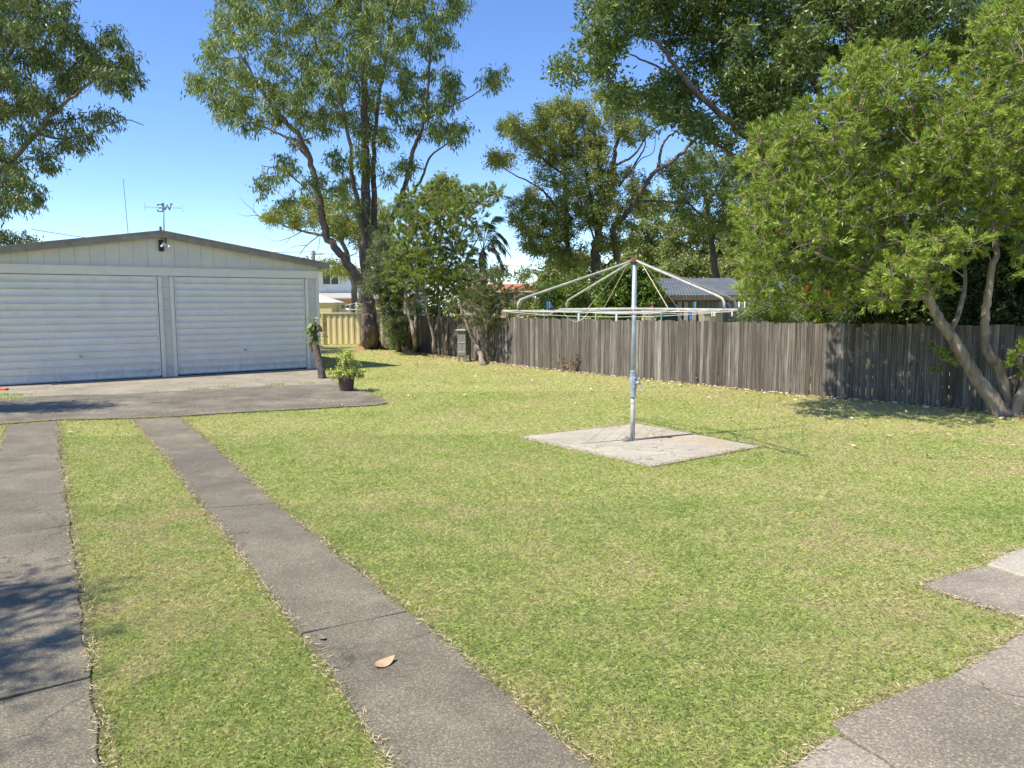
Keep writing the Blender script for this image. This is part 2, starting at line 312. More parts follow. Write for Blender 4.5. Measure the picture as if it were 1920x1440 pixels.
def empty(name, loc, label, cat, group=None, rz=0.0):
    o = bpy.data.objects.new(name, None); C.objects.link(o); o.location = loc; o.rotation_euler = (0, 0, rz)
    o.empty_display_size = 0.2
    return tag(o, label, cat, group)
def struct(o): o['kind'] = 'structure'; return o
def ccw(poly):
    a = sum(poly[i][0]*poly[(i+1) % len(poly)][1]-poly[(i+1) % len(poly)][0]*poly[i][1] for i in range(len(poly)))
    return poly if a > 0 else poly[::-1]
def inpoly(P, poly):
    x, y = P[:, 0], P[:, 1]; r = np.zeros(len(P), bool); n = len(poly); j = n-1
    for i in range(n):
        xi, yi, xj, yj = poly[i][0], poly[i][1], poly[j][0], poly[j][1]
        c = ((yi > y) != (yj > y)) & (x < (xj-xi)*(y-yi)/(yj-yi+1e-12)+xi); r ^= c; j = i
    return r
def edgedist(P, poly):
    d = np.full(len(P), 1e9); n = len(poly)
    for i in range(n):
        a = np.array(poly[i][:2], float); b_ = np.array(poly[(i+1) % n][:2], float); ab = b_-a
        tt = np.clip(((P-a) @ ab)/(ab @ ab+1e-12), 0, 1)
        d = np.minimum(d, np.linalg.norm(P-(a+tt[:, None]*ab), axis=1))
    return d
def unit(a): return a/(np.linalg.norm(a, axis=-1, keepdims=True)+1e-9)
def smoothpath(pts, sub=4):
    pts = [Vector(p) for p in pts]
    if len(pts) < 3: return [pts[0].lerp(pts[-1], i/sub) for i in range(sub+1)]
    out = []
    P = [pts[0]*2-pts[1]]+pts+[pts[-1]*2-pts[-2]]
    for i in range(1, len(P)-2):
        p0, p1, p2, p3 = P[i-1], P[i], P[i+1], P[i+2]
        for k in range(sub):
            u = k/sub
            out.append(0.5*((2*p1)+(p2-p0)*u+(2*p0-5*p1+4*p2-p3)*u*u+(3*p1-p0-3*p2+p3)*u**3))
    out.append(pts[-1]); return out

def leaves(name, P, D, L, W, mat, parent=None, var=0.35, kind=None):
    """one small folded blade per point P, along D"""
    n = len(P); D = unit(D); S = unit(np.cross(D, rng.normal(size=(n, 3)))); N = np.cross(D, S)
    l = (L*(1+var*rng.uniform(-1, 1, n)))[:, None]; w_ = (W*(1+var*rng.uniform(-1, 1, n)))[:, None]
    V = np.empty((n, 4, 3))
    V[:, 0] = P; V[:, 1] = P+D*l*0.42+S*w_*0.5+N*w_*0.18; V[:, 2] = P+D*l; V[:, 3] = P+D*l*0.42-S*w_*0.5+N*w_*0.18
    Fc = np.arange(n*4).reshape(n, 4)
    return npobj(name, V.reshape(-1, 3), Fc, mat, parent)

# ---------------------------------------------------------------- ground structure
struct(MB().prism([(-300, -60), (300, -60), (300, 500), (-300, 500)], -0.3, 0).build('ground', M['lawn']))
gm0 = G(314, 708.7); gR = G(601, 692)
U = (gR-gm0).normalized(); Wv = Vector((-U.y, U.x, 0)); HALF = (gR-gm0).length
def P2(v): return (v[0], v[1])
HOLES = []   # ground polygons where no grass grows
def slabs(name, polys, mat, th=0.03, wob=0.017):
    """concrete panels; edges slightly irregular"""
    mb = MB()
    for poly in polys:
        poly = ccw([P2(p) for p in poly]); HOLES.append(poly); q = []
        for i in range(len(poly)):
            a = Vector((*poly[i], 0)); b_ = Vector((*poly[(i+1) % len(poly)], 0)); k = max(1, int((b_-a).length/0.22))
            for j in range(k):
                p = a.lerp(b_, j/k); j_ = 0.2 if j == 0 else 1
                q.append((p.x+random.uniform(-wob, wob)*j_, p.y+random.uniform(-wob, wob)*j_))
        mb.prism(q, -0.05, th)
    return struct(mb.build(name, mat, bevel=0.006))
def shrink(poly, d=0.006):
    c = sum((Vector((*P2(p), 0)) for p in poly), Vector())/len(poly)
    return [(Vector((*P2(p), 0))-c)*(1-d/((Vector((*P2(p), 0))-c).length))+c for p in poly]
def gl(pts): return [G(*p) for p in pts]
# garage apron: pale upper strip and dark lower strip
up = gl([(-60, 757), (23, 749), (140, 743), (250, 741), (393, 733), (517, 726), (634, 722), (601, 704)])
uL = gm0-U*(HALF+0.2)-Wv*0.02; uR = gR+U*0.05-Wv*0.02
upper = [up[0]+Vector((-0.5, 0.3, 0))]+up[1:]+[uR, uL]
slabs('garage_apron', [shrink(upper)], M['conc_light'], 0.035)
low = [G(-80, 758), *up[1:7], G(680, 737), G(722, 752), G(728, 758), G(700, 762), G(560, 770), G(430, 777), G(336, 783), G(248, 787), G(108, 790), G(2, 798), G(-120, 808)]
slabs('driveway_apron', [shrink(low)], M['conc_apron'], 0.030)
# two wheel strips
sR0 = [G(250, 789), G(385, 960), G(537, 1160), G(570, 1197), G(740, 1440)]
def lerp2(a, b, k): return a.lerp(b, k)
rs_l = [G(250, 790.5), G(302, 850), G(386, 959), G(566, 1197), G(742, 1445), G(742, 1445)+(G(742, 1445)-G(566, 1197)).normalized()*5]
rs_r = [G(336, 786), G(407, 845.5), G(516, 950), G(765, 1155), G(1106, 1446), G(1106, 1446)+(G(1106, 1446)-G(765, 1155)).normalized()*5]
pan = []
rs_l.pop(4); rs_r.pop(4)
for i in range(4):
    pan.append(shrink([rs_l[i], rs_l[i+1], rs_r[i+1], rs_r[i]], 0.008))
slabs('wheel_strip', pan, M['conc_strip'], 0.030)
ls_r = [G(108, 794), G(114, 861), G(132, 991), G(170, 1281), G(196, 1420), G(196, 1420)+(G(196, 1420)-G(114, 861)).normalized()*4]
dirs = (ls_r[3]-ls_r[0]).normalized(); prp = Vector((dirs.y, -dirs.x, 0)); prp = prp if prp.x < 0 else -prp
ls_l = [p+prp*0.62+dirs*0.04 for p in ls_r]
pan = []
ls_l.pop(4); ls_r.pop(4)
for i in range(4): pan.append(shrink([ls_l[i], ls_l[i+1], ls_r[i+1], ls_r[i]], 0.008))
o = slabs('wheel_strip', pan, M['conc_strip'], 0.030)
# clothesline slab
hs = gl([(972, 822), (1195, 797), (1425, 840), (1220, 878)])
slabs('clothesline_slab', [hs], M['conc_slab'], 0.022, 0.016)
# stepping path bottom right
slabs('path_paver', [gl([(1850, 1066), (1884, 1047), (1925, 1032), (2080, 1020), (2200, 1075), (2080, 1135), (1925, 1090)])], M['conc_pale'], 0.03)
slabs('path_paver', [gl([(1726, 1105), (1760, 1092), (1812, 1076), (1846, 1069), (1922, 1093), (2078, 1138), (2060, 1210), (1922, 1168), (1840, 1143), (1790, 1128)])], M['conc_grey'], 0.028)
slabs('path_paver', [gl([(1785, 1276), (1830, 1245), (1880, 1215), (1925, 1190), (2020, 1180), (2200, 1260), (2150, 1400), (1915, 1335), (1850, 1300)])], M['conc_grey'], 0.026)
slabs('path_paver', [gl([(1560, 1368), (1640, 1330), (1720, 1296), (1781, 1279), (1848, 1303), (1913, 1338), (2148, 1404), (2100, 1560), (1760, 1520), (1660, 1437), (1600, 1400)])], M['conc_pebble'], 0.031)
slabs('path_paver', [gl([(1490, 1445), (1532, 1407), (1566, 1388), (1598, 1404), (1656, 1438), (1740, 1520), (1500, 1560), (1420, 1500)])], M['conc_grey'], 0.026)

# ---------------------------------------------------------------- grass
fenceP = [Vector((-5.3, 33.9, 0)), G(735, 652), Vector((-3.45, 27.9, 0)), G(1000, 690), G(1500, 742), G(1840, 771)]
fenceP.append(fenceP[-1]+(fenceP[-1]-fenceP[-2]).normalized()*3.2)
yard = [(-16, 34), (-5.3, 34)]+[P2(p) for p in fenceP[1:]]+[(12, 7), (12, -2), (-16, -2)]
gar_poly = [P2(gm0-U*(HALF+.05)), P2(gR+U*.05), P2(gR+U*.05+Wv*9), P2(gm0-U*(HALF+.05)+Wv*9)]
def scatter(n, y0, y1, margin=1.2):
    """points in a wide wedge of ground in front of the camera, evenly over its area"""
    Y = np.sqrt(rng.uniform(y0*y0, y1*y1, n)); X = rng.uniform(-1, 1, n)*(0.70*Y+margin)
    return np.stack([X, Y], 1)
def lawn_mask(P, grow=0.0):
    ok = inpoly(P, yard) & ~inpoly(P, gar_poly)
    for h in HOLES:
        i = inpoly(P, h)
        if grow: i &= edgedist(P, h) > grow
        ok &= ~i
    return ok
def blades(P, hgt, wid, lean):
    n = len(P); a = rng.uniform(0, 2*pi, n); ln = lean*rng.uniform(0.25, 1.25, n)
    h = hgt*rng.uniform(0.45, 1.25, n); wd = wid*rng.uniform(0.6, 1.4, n)
    b = rng.uniform(0, 2*pi, n)
    base = np.concatenate([P, np.full((n, 1), -0.002)], 1)
    dx = np.stack([np.cos(a), np.sin(a), np.zeros(n)], 1); sx = np.stack([np.cos(b), np.sin(b), np.zeros(n)], 1)*wd[:, None]*0.5
    up_ = np.array([0, 0, 1.0])
    V = np.empty((n, 4, 3))
    V[:, 0] = base-sx*0.8; V[:, 1] = base+sx*0.8
    midp = base+up_*(h*0.62)[:, None]+dx*(h*ln*0.45)[:, None]
    V[:, 2] = midp+sx*0.6
    V[:, 3] = base+up_*(h*0.8)[:, None]+dx*(h*ln*1.25)[:, None]
    return V.reshape(-1, 3)
chunks = []
for (y0, y1, dens, hgt, wid) in ((1.9, 4.2, 26000, .024, .0021), (4.2, 6.5, 15500, .024, .0029), (6.5, 10, 7600, .025, .0042), (10, 15, 3200, .026, .0065), (15, 22, 1300, .028, .010), (22, 34, 460, .032, .016)):
    mg = 0.7; area = 0.70*(y1*y1-y0*y0)+2*mg*(y1-y0)
    P = scatter(int(area*dens), y0, y1, mg)
    P = P[lawn_mask(P, 0.012)]
    chunks.append(blades(P, hgt, wid, 1.1))
V = np.concatenate(chunks); nb = len(V)//4
idx = np.arange(nb)[:, None]*4
tris = np.concatenate([idx+np.array([0, 1, 2]), idx+np.array([0, 2, 3])])
tag(npobj('lawn_grass', V, tris, M['grass']), 'short mown yellow-green lawn grass covering the yard', 'grass', None, 'stuff')
# dry runners along the slab edges
E_ = []
for h in HOLES:
    n = len(h)
    for i in range(n):
        a = np.array(h[i]); b_ = np.array(h[(i+1) % n]); L_ = np.linalg.norm(b_-a)
        if L_ < 0.05: continue
        nrm = np.array([b_[1]-a[1], -(b_[0]-a[0])])/L_
        k = int(L_*400); tt = rng.uniform(0, 1, (k, 1)); E_.append(a+(b_-a)*tt+nrm*(rng.normal(0.014, 0.020, (k, 1))))
E_ = np.concatenate(E_); E_ = E_[(E_[:, 1] > 1.8) & (np.abs(E_[:, 0]) < 0.75*E_[:, 1]+1)]
ok = inpoly(E_, yard) & ~inpoly(E_, gar_poly)
nn = np.zeros(len(E_), int)
for h in HOLES:
    ed_ = edgedist(E_, h); ok &= ~(inpoly(E_, h) & (ed_ > 0.03)); nn += (ed_ < 0.07)
ok &= nn < 2
E_ = E_[ok]; n = len(E_)
D = np.stack([rng.normal(size=n), rng.normal(size=n), rng.uniform(-0.05, 0.45, n)], 1)
near = np.clip(E_[:, 1]/6, 0.8, 2.5)
leaves('dry_edging', np.column_stack([E_, np.full(n, 0.032)]), D, 0.034, 0.0042, M['straw'], None, 0.5)
tag(bpy.data.objects['dry_edging'], 'dry straw runners lying along the concrete edges', 'dry grass', None, 'stuff')

# coarser tufts standing above the mown level
TP = scatter(2600, 2.2, 26, .8); TP = TP[lawn_mask(TP, 0.05)]; tp = []; tdd = []
for q in TP:
    if mnoise.noise(Vector((q[0]*.55, q[1]*.55, 3.1))) < .02: continue
    m_ = random.randint(5, 14); tp.append(np.column_stack([q+rng.normal(0, .022, (m_, 2)), np.full(m_, .008)])); tdd.append(rng.normal(0, .6, (m_, 3))+np.array([0, 0, .9]))
leaves('grass_tufts', np.concatenate(tp), np.concatenate(tdd), .045, .0052, M['grass'])
tag(bpy.data.objects['grass_tufts'], 'coarser green grass tufts dotted over the lawn', 'grass tufts', None, 'stuff')

# ---------------------------------------------------------------- garage
gar = empty('garage', gm0, 'wide pale double garage with two ribbed tilt doors and a low gable roof', 'garage', None, math.atan2(U.y, U.x))
def Ux(px):     # distance along the front wall for a photo column
    y = 724+(692-724)*(px-17)/(601-17)
    return (G(px, y)-gm0).dot(U)
def Hx(px, py):
    return hz(px, py, gm0+U*Ux(px))
HB = Hx(313, 503); HD = Hx(313, 517.5); APEX = Hx(312, 437); EAV = Hx(601, 494)
DEP = 8.0; xl, xr = -HALF, HALF
x_pl, x_pr = Ux(301), Ux(330); x_rd = Ux(575); x_ld = -x_rd
# walls (side, back) and gable
wl = MB()
wl.box((xl+.045, DEP/2+.05, EAV/2), (.09, DEP-.1, EAV)); wl.box((xr-.045, DEP/2+.05, EAV/2), (.09, DEP-.1, EAV)); wl.box((0, DEP-.045, EAV/2), (2*HALF-.19, .09, EAV))
wl.add([(xl+.1, DEP-.08, EAV), (xr-.1, DEP-.08, EAV), (0, DEP-.08, APEX-.12)], [(0, 2, 1)])
wl.build('wall', M['paint'], gar)
# gable cladding as vertical boards
gb = MB(); nb_ = 26
def roofz(x): return APEX-.10-(APEX-.10-EAV-.0)*abs(x)/HALF
edges = [xl+(xr-xl)*i/nb_ for i in range(nb_+1)]
if 0.0 not in edges: pass
for i in range(nb_):
    a, b_ = edges[i]+.0022, edges[i+1]-.0022; dy = -.012+0.001*(i % 2)
    gb.add([(a, dy, HB+.01), (b_, dy, HB+.01), (b_, dy, roofz(b_)), (a, dy, roofz(a)), (a, .02, HB+.01), (b_, .02, HB+.01), (b_, .02, roofz(b_)), (a, .02, roofz(a))],
           [(0, 1, 2, 3), (5, 4, 7, 6), (0, 4, 5, 1), (1, 5, 6, 2), (4, 0, 3, 7), (3, 2, 6, 7)])
gb.build('gable_cladding', M['paint'], gar)
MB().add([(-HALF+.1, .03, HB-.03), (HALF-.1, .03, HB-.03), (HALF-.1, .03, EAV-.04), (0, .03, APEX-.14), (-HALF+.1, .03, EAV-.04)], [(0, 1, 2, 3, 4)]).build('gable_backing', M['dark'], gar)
bm = MB(); bm.box((0, -.02, (HB+HD)/2+.0), (2*HALF, .06, HB-HD-.0)); bm.box((0, -.034, HB+.005), (2*HALF+.02, .09, .025)); bm.build('lintel', M['trim'], gar, bevel=.004)
# posts: stiles with weatherboards between
def post(xa, xb, st=.085):
    mb = MB(); mb.box((xa+st/2, -.03, HD/2-.005), (st, .08, HD-.01)); mb.box((xb-st/2, -.03, HD/2-.005), (st, .08, HD-.01)); o = mb.build('door_post', M['trim'], gar, bevel=.004)
    wb = MB(); k = 9; hh = HD/k
    for i in range(k):
        z = i*hh
        wb.add([(xa+st, -.022, z+.004), (xb-st, -.022, z+.004), (xb-st, -.004, z+hh), (xa+st, -.004, z+hh), (xa+st, .02, z+.004), (xb-st, .02, z+.004), (xb-st, .02, z+hh), (xa+st, .02, z+hh)],
               [(0, 1, 2, 3), (0, 4, 5, 1), (3, 2, 6, 7), (5, 4, 7, 6)])
    wb.build('weatherboard', M['paint'], o); return o
post(x_pl, x_pr); post(x_rd, xr); post(xl, x_ld)
def tilt_door(xa, xb, z0, gapside):
    n = 15; top = HD-.01; hh = (top-z0)/n; prof = []
    for i in range(n):
        zt = top-i*hh
        for (u, dy) in ((0.0, -.012), (0.06, -.030), (0.18, -.027), (0.38, -.013), (0.52, -.009), (0.66, -.011), (0.80, -.020), (0.93, -.034), (0.985, -.037), (0.99, -.012)):
            prof.append((zt-u*hh, dy))
    prof.append((z0, -.012))
    mb = MB(); vs = []
    for z, dy in prof: vs += [(xa+.03, dy, z), (xb-.03, dy, z)]
    mb.add(vs, [(2*i, 2*i+2, 2*i+3, 2*i+1) for i in range(len(prof)-1)])
    d = mb.build('garage_door', M['door'], gar)
    for xx in (xa+.018, xb-.018): MB().box((xx, -.02, (top+z0)/2), (.024, .05, top-z0)).build('door_jamb', M['trim'], d)
    lk = MB(); zc = z0+3.35*hh; xc = (xa+xb)/2; lk.tube([(xc, -.02, zc), (xc, -.055, zc)], .028, 16); lk.tube([(xc, -.05, zc), (xc, -.075, zc)], .012, 10); lk.box((xc+.03, -.07, zc), (.09, .014, .02)); lk.build('door_handle', M['galv'], d, bevel=.002)
    lip = MB(); lip.box(((xa+xb)/2, -.02, z0-.012), (xb-xa-.07, .035, .022)); lip.build('bottom_rail', M['galv'], d)
    return d
dL = tilt_door(x_ld+.01, x_pl-.01, .075, 0); dR = tilt_door(x_pr+.01, x_rd-.01, .085, 1)
tag(dL, 'left ribbed tilt door'); tag(dR, 'right ribbed tilt door')
MB().box((0, .14, HD/2), (2*HALF-.25, .02, HD)).build('interior_shade', M['dark'], gar)  # dark sheet behind the doors, paints the shade inside the garage
# roof
OV = .26; th = .03; slope = (APEX-EAV)/HALF; ov_f = .16
for sgn in (-1, 1):
    xe = sgn*(HALF+OV); ze = APEX-slope*(HALF+OV)
    mb = MB(); n = 46; vs = []; rows = [(-ov_f, 0), (DEP+.2, 0)]
    for i in range(n+1):
        y = -ov_f+(DEP+ov_f+.2)*i/n; dz = .018*(i % 2)
        vs += [(0, y, APEX+dz), (xe, y, ze+dz)]
    mb.add(vs, [(2*i, 2*i+1, 2*i+3, 2*i+2) for i in range(n)])
    mb.build('roof_sheet', M['roofmetal'], gar)
    fa = MB(); bw = .15; yf = -ov_f-.012
    p = [(0, APEX+.035), (xe, ze+.035), (xe, ze+.035-bw), (0, APEX+.035-bw)]
    fa.add([(a, yf, z) for a, z in p]+[(a, yf+.03, z) for a, z in p], [(0, 1, 2, 3), (7, 6, 5, 4), (0, 4, 5, 1), (1, 5, 6, 2), (2, 6, 7, 3), (3, 7, 4, 0)])
    # folded lip on the barge
    q = [(0, APEX+.05), (xe, ze+.05), (xe, ze+.012), (0, APEX+.012)]
    fa.add([(a, yf-.022, z) for a, z in q]+[(a, yf-.002, z) for a, z in q], [(0, 1, 2, 3), (7, 6, 5, 4), (0, 4, 5, 1), (1, 5, 6, 2), (2, 6, 7, 3), (3, 7, 4, 0)])
    fa.build('barge_cap', M['barge'], gar)
    gu = MB(); gu.tube([(xe+sgn*.05, -ov_f-.0, ze-.06), (xe+sgn*.05, DEP+.2, ze-.06)], .065, 10); gu.build('gutter', M['trim'], gar, True)
MB().box((0, -.055, APEX-.30), (.10, .06, .26)).build('gable_bracket', M['dark'], gar)
# items on the gable
def toW(x, y, z): return gm0+U*x+Wv*y+Vector((0, 0, z))
sl = empty('security_light', toW(.04, -.11, APEX-.27), 'small white security light under the garage ridge', 'light', None, math.atan2(U.y, U.x))
MB().box((0, 0, 0), (.06, .04, .07)).tube([(0, -.02, .0), (.01, -.08, -.02)], .010, 8).build('mount', M['white'], sl)
for sx, dz in ((-.07, -.03), (.09, -.035)):
    MB().tube([(0, -.07, .01), (sx, -.10, dz)], .012, 6).lathe((sx, -.11, dz-.03), [(.0, .035), (.018, .035), (.030, .0), (.032, -.012), (.0, -.012)], 14).build('lamp_head', M['white'], sl, True)
# weather vane
vb = toW(.07, -.05, APEX-.02); vtop = at(307, 381, vb.y-.15); vm = vb.lerp(vtop, .86)
va = empty('weather_vane', vb, 'leaning metal weather vane with compass letters on the garage ridge', 'weather vane')
MB().tube([(0, 0, -.12), tuple(vtop-vb)], [.016, .009], 8).build('pole', M['vane'], va, True)
MB().box((-.03, 0, .02), (.16, .05, .10)).box((-.07, 0, .1), (.05, .04, .14)).box((.04, 0, -.12), (.03, .03, .3)).build('bracket', M['rust'], va, bevel=.01)
cm = vm-vb; ax = Vector((.89, .456, .015)).normalized(); ay = Vector((.72, -.69, 0)).normalized()
MB().tube([tuple(cm-ax*.40), tuple(cm+ax*.40)], .006, 6).tube([tuple(cm-ay*.40), tuple(cm+ay*.40)], .006, 6).build('cross_arm', M['galv'], va)
def strokes(segs, cen, xd, th=.024):
    mb = MB(); zd = Vector((0, 0, 1)); nrm = xd.cross(zd)
    for (x0, z0, x1, z1) in segs:
        a = cen+xd*x0+zd*z0; b_ = cen+xd*x1+zd*z1; mb.bar(a, b_, th, .006, nrm)
    return mb
Wl = [(-.09, .07, -.045, -.07), (-.045, -.07, 0, .05), (0, .05, .045, -.07), (.045, -.07, .09, .07), (-.12, .075, -.06, .075), (.06, .075, .12, .075)]
El = [(-.05, -.08, -.05, .08), (-.07, .078, .06, .078), (-.07, -.078, .065, -.078), (-.05, 0, .03, 0), (.058, .078, .058, .04), (.062, -.078, .062, -.035)]
Nl = [(-.05, -.08, -.05, .08), (.05, -.08, .05, .08), (-.05, .08, .05, -.08)]
Sl = [(.05, .06, .0, .08), (0, .08, -.05, .045), (-.05, .045, .05, -.04), (.05, -.04, 0, -.08), (0, -.08, -.05, -.055)]
xp = Vector((.456, -.89, 0)).normalized()
strokes(Wl, cm+ay*.12+ax*.03, ax).build('letter_w', M['vane'], va)
strokes([(-a, z, -c, d) for a, z, c, d in El], cm-ay*.14-ax*.02, ax).build('letter_e', M['vane'], va)
strokes(Nl, cm-ax*.40, xp).build('letter_n', M['galv'], va); strokes(Sl, cm+ax*.40, xp).build('letter_s', M['galv'], va)
# thin whip aerial behind the roof
wa = at(243, 470, 30); wb_ = at(231, 335, 30)
ob = empty('whip_aerial', (wa.x, wa.y, 0), 'tall thin whip aerial rising behind the left roof slope', 'aerial')
MB().tube([(0, 0, 0), tuple(wa-Vector((wa.x, wa.y, 0)))], .025, 8).build('mast', M['galv'], ob)
MB().tube([tuple(wa-Vector((wa.x, wa.y, 0))), tuple(wb_-Vector((wa.x, wa.y, 0)))], [.013, .008], 6).build('rod', M['vane'], ob)
# brick by the left corner
bp_ = G(3, 735); tag(MB().box((0, 0, .04), (.23, .11, .076)).build('brick', M['orangebrick'], None, bevel=.005), 'loose orange brick on the grass at the garage left corner', 'brick').location = bp_

# ---------------------------------------------------------------- paling fence
pf = empty('paling_fence', fenceP[3], 'long weathered grey timber paling fence along the right boundary', 'fence')
off = Vector(fenceP[3]); mb = MB(); rail = MB(); pcs = []
FH = 1.34
for i in range(len(fenceP)-1):
    a, b_ = fenceP[i], fenceP[i+1]; d = (b_-a); L_ = d.length; d.normalize(); nrm = Vector((d.y, -d.x, 0))
    if nrm.dot(-a) < 0: nrm = -nrm
    s_ = 0.0; R = Matrix((d, nrm, Vector((0, 0, 1)))).transposed()
    while s_ < L_:
        wd = random.choice((.095, .10, .10, .105)); wd = min(wd, L_-s_+.02); h = FH+random.uniform(-.022, .015)-(random.uniform(.02, .06) if random.random() < .05 else 0)
        p = a+d*(s_+wd/2)+nrm*random.uniform(-.004, .006)-off
        tilt = Matrix.Rotation(random.gauss(0, .006), 3, nrm)
        mb.box(p+Vector((0, 0, h/2+.01)), (wd-random.choice((.002, .004, .006, .009)), .014, h), tilt @ R); s_ += wd
    for z in (.28, 1.10): rail.bar(a-nrm*.035-off+Vector((0, 0, z)), b_-nrm*.035-off+Vector((0, 0, z)), .04, .08)
    k = max(1, round(L_/2.4))
    for j in range(k):
        p = a+d*(L_*(j+.5)/k)-nrm*.11-off
        pcs.append(p)
mb.build('palings', M['paling'], pf); rail.build('rail', M['paling'], pf)
for p in pcs: MB().box(p+Vector((0, 0, .62)), (.10, .10, 1.24)).build('fence_post', M['paling'], pf)
# cream steel fence
cf = empty('steel_fence', (-9, 34.0, 0), 'cream ribbed steel panel fence behind the garage', 'fence')
X0, X1 = -18.0, -5.35; CH = 1.38
n = int((X1-X0)/.065); vs = []
for i in range(n+1):
    x = X0+(X1-X0)*i/n+9; y = (.0, .0, .028, .028)[i % 4]
    vs += [(x, y, .03), (x, y, CH)]
MB().add(vs, [(2*i, 2*i+2, 2*i+3, 2*i+1) for i in range(n)]).build('steel_sheet', M['cream'], cf)
MB().box(((X0+X1)/2+9, .0, CH+.01), (X1-X0, .08, .04)).build('top_rail', M['creamcap'], cf)
for x in (-15.6, -13.2, -10.8, -8.35, -6.0): MB().box((x+9, -.012, CH/2), (.07, .09, CH-.03)).build('fence_post', M['cream'], cf)

# ---------------------------------------------------------------- rotary clothesline
hb = G(1186, 829); A1 = Vector((.465, -.885, 0)).normalized(); A2 = Vector((.915, .403, 0)).normalized(); RA = 1.745; HA = 1.634
ho = empty('rotary_clothesline', hb, 'galvanised rotary clothesline hoist standing on the square concrete slab', 'clothesline')
MB().tube([(0, 0, 0), (0, 0, .60)], .0285, 20).build('base_pole', M['galv_white'], ho, True)
MB().tube([(0, 0, .58), (0, 0, 2.235)], .031, 20).build('riser_pole', M['galv'], ho, True)
MB().lathe((0, 0, 0), [(.0, .56), (.038, .56), (.038, .575), (.032, .60), (.040, .66), (.052, .73), (.054, .77), (.046, .83), (.036, .875), (.040, .88), (.040, .89), (.031, .892), (0, .892)], 20).tube([(.03, -.03, .745), (.075, -.05, .745)], .024, 14).box((0, -.05, .69), (.02, .02, .02)).box((0.01, -.05, .80), (.02, .02, .02)).build('gear_housing', M['galv'], ho, True)
MB().tube([(.075, -.05, .745), (.085, -.055, .745), (.085, -.06, .67)], .007, 8).build('crank_handle', M['galv'], ho)
MB().lathe((0, 0, 0), [(.0, 2.195), (.045, 2.195), (.05, 2.21), (.05, 2.25), (.03, 2.262), (0, 2.265)], 16).build('top_cap', M['rust'], ho, True)
for i, (d, s) in enumerate(((A1, 1), (A1, -1), (A2, 1), (A2, -1))):
    v = d*s; sg = -.012 if i > 1 else .012
    MB().tube([tuple(v*.03+Vector((0, 0, HA+sg))), tuple(v*RA+Vector((0, 0, HA+sg*.2)))], [.0165, .015], 12).build('arm', M['galv_white'], ho, True)
    pts = [v*.045+Vector((0, 0, 2.225)), v*.12+Vector((0, 0, 2.195))]
    e = v*(RA*.86)+Vector((0, 0, HA+.135)); pts += [Vector(v*.12+Vector((0, 0, 2.195))).lerp(e, .5), Vector(v*.12+Vector((0, 0, 2.195))).lerp(e, .94)]
    k = [e.lerp(v*(RA*.885)+Vector((0, 0, HA+.11)), .4), v*(RA*.888)+Vector((0, 0, HA+.08)), v*(RA*.89)+Vector((0, 0, HA+.01))]
    MB().tube([tuple(q) for q in pts+k], .0135, 10).build('strut', M['galv_white'], ho, True)
    MB().tube([tuple(v*.16+Vector((0, 0, 2.17))), tuple(v*(RA*.37)+Vector((0, 0, HA+.02)))], .0055 if i == 0 else .004, 6).build('brace_wire', M['wire_old'], ho)
MB().tube([(0, 0, HA-.05), (0, 0, HA+.05)], .036, 16).build('arm_hub', M['galv'], ho, True)
crn = [A1, A2, -A1, -A2]
def sagline(a, b_, sag, n=10):
    return [tuple(Vector(a).lerp(Vector(b_), k/n)-Vector((0, 0, sag*4*(k/n)*(1-k/n)))) for k in range(n+1)]
for j, tt in enumerate((.985, .87, .75, .63, .50, .37)):
    mb = MB()
    for k in range(4):
        a = crn[k]*RA*tt+Vector((0, 0, HA-.004)); b_ = crn[(k+1) % 4]*RA*tt+Vector((0, 0, HA-.004))
        mb.tube(sagline(a, b_, random.uniform(.045, .065) if tt > .9 else random.uniform(.01, .045)), .0026, 5)
    mb.build('clothes_line', M['wire'], ho)
lp = MB(); pL = at(1056, 585, hb.y-.75)-hb; pR = at(1104, 584, hb.y-.7)-hb
lp.tube(sagline(pL, pR, .11, 12), .003, 5); lp.tube(sagline(at(1000, 584, hb.y-.7)-hb, at(1040, 584, hb.y-.6)-hb, .05, 8), .0025, 5); lp.build('loose_line', M['wire'], ho)
# winding lump at the foot
fo = G(1176, 830); t0 = empty('base_clamp', fo, 'small rusty clamp and stone lying at the clothesline foot', 'clamp')
MB().tube([(-.06, .0, .035), (.0, .02, .055), (.05, .0, .03)], [.018, .026, .02], 8).box((.03, 0, .04), (.05, .04, .03)).build('clamp', M['vane'], t0)
def lump(name, mat, r, sq=(1, 1, .6), parent=None, seed=0):
    rr = random.Random(seed); mb = MB(); n = 10; vs = []; fs = []
    rows = 6
    for i in range(rows+1):
        a = pi*i/rows
        for k in range(n):
            q = r*(1+rr.uniform(-.12, .12)); vs.append((q*sin(a)*cos(2*pi*k/n)*sq[0], q*sin(a)*sin(2*pi*k/n)*sq[1], q*cos(a)*sq[2]))
    for i in range(rows):
        for k in range(n): fs.append((i*n+k, (i+1)*n+k, (i+1)*n+(k+1) % n, i*n+(k+1) % n))
    return mb.add(vs, fs).build(name, mat, parent, True)
st = lump('stone', M['conc_grey'], .035, (1.3, 1, .6), t0, 3); st.location = (-.02, -.02, .035)
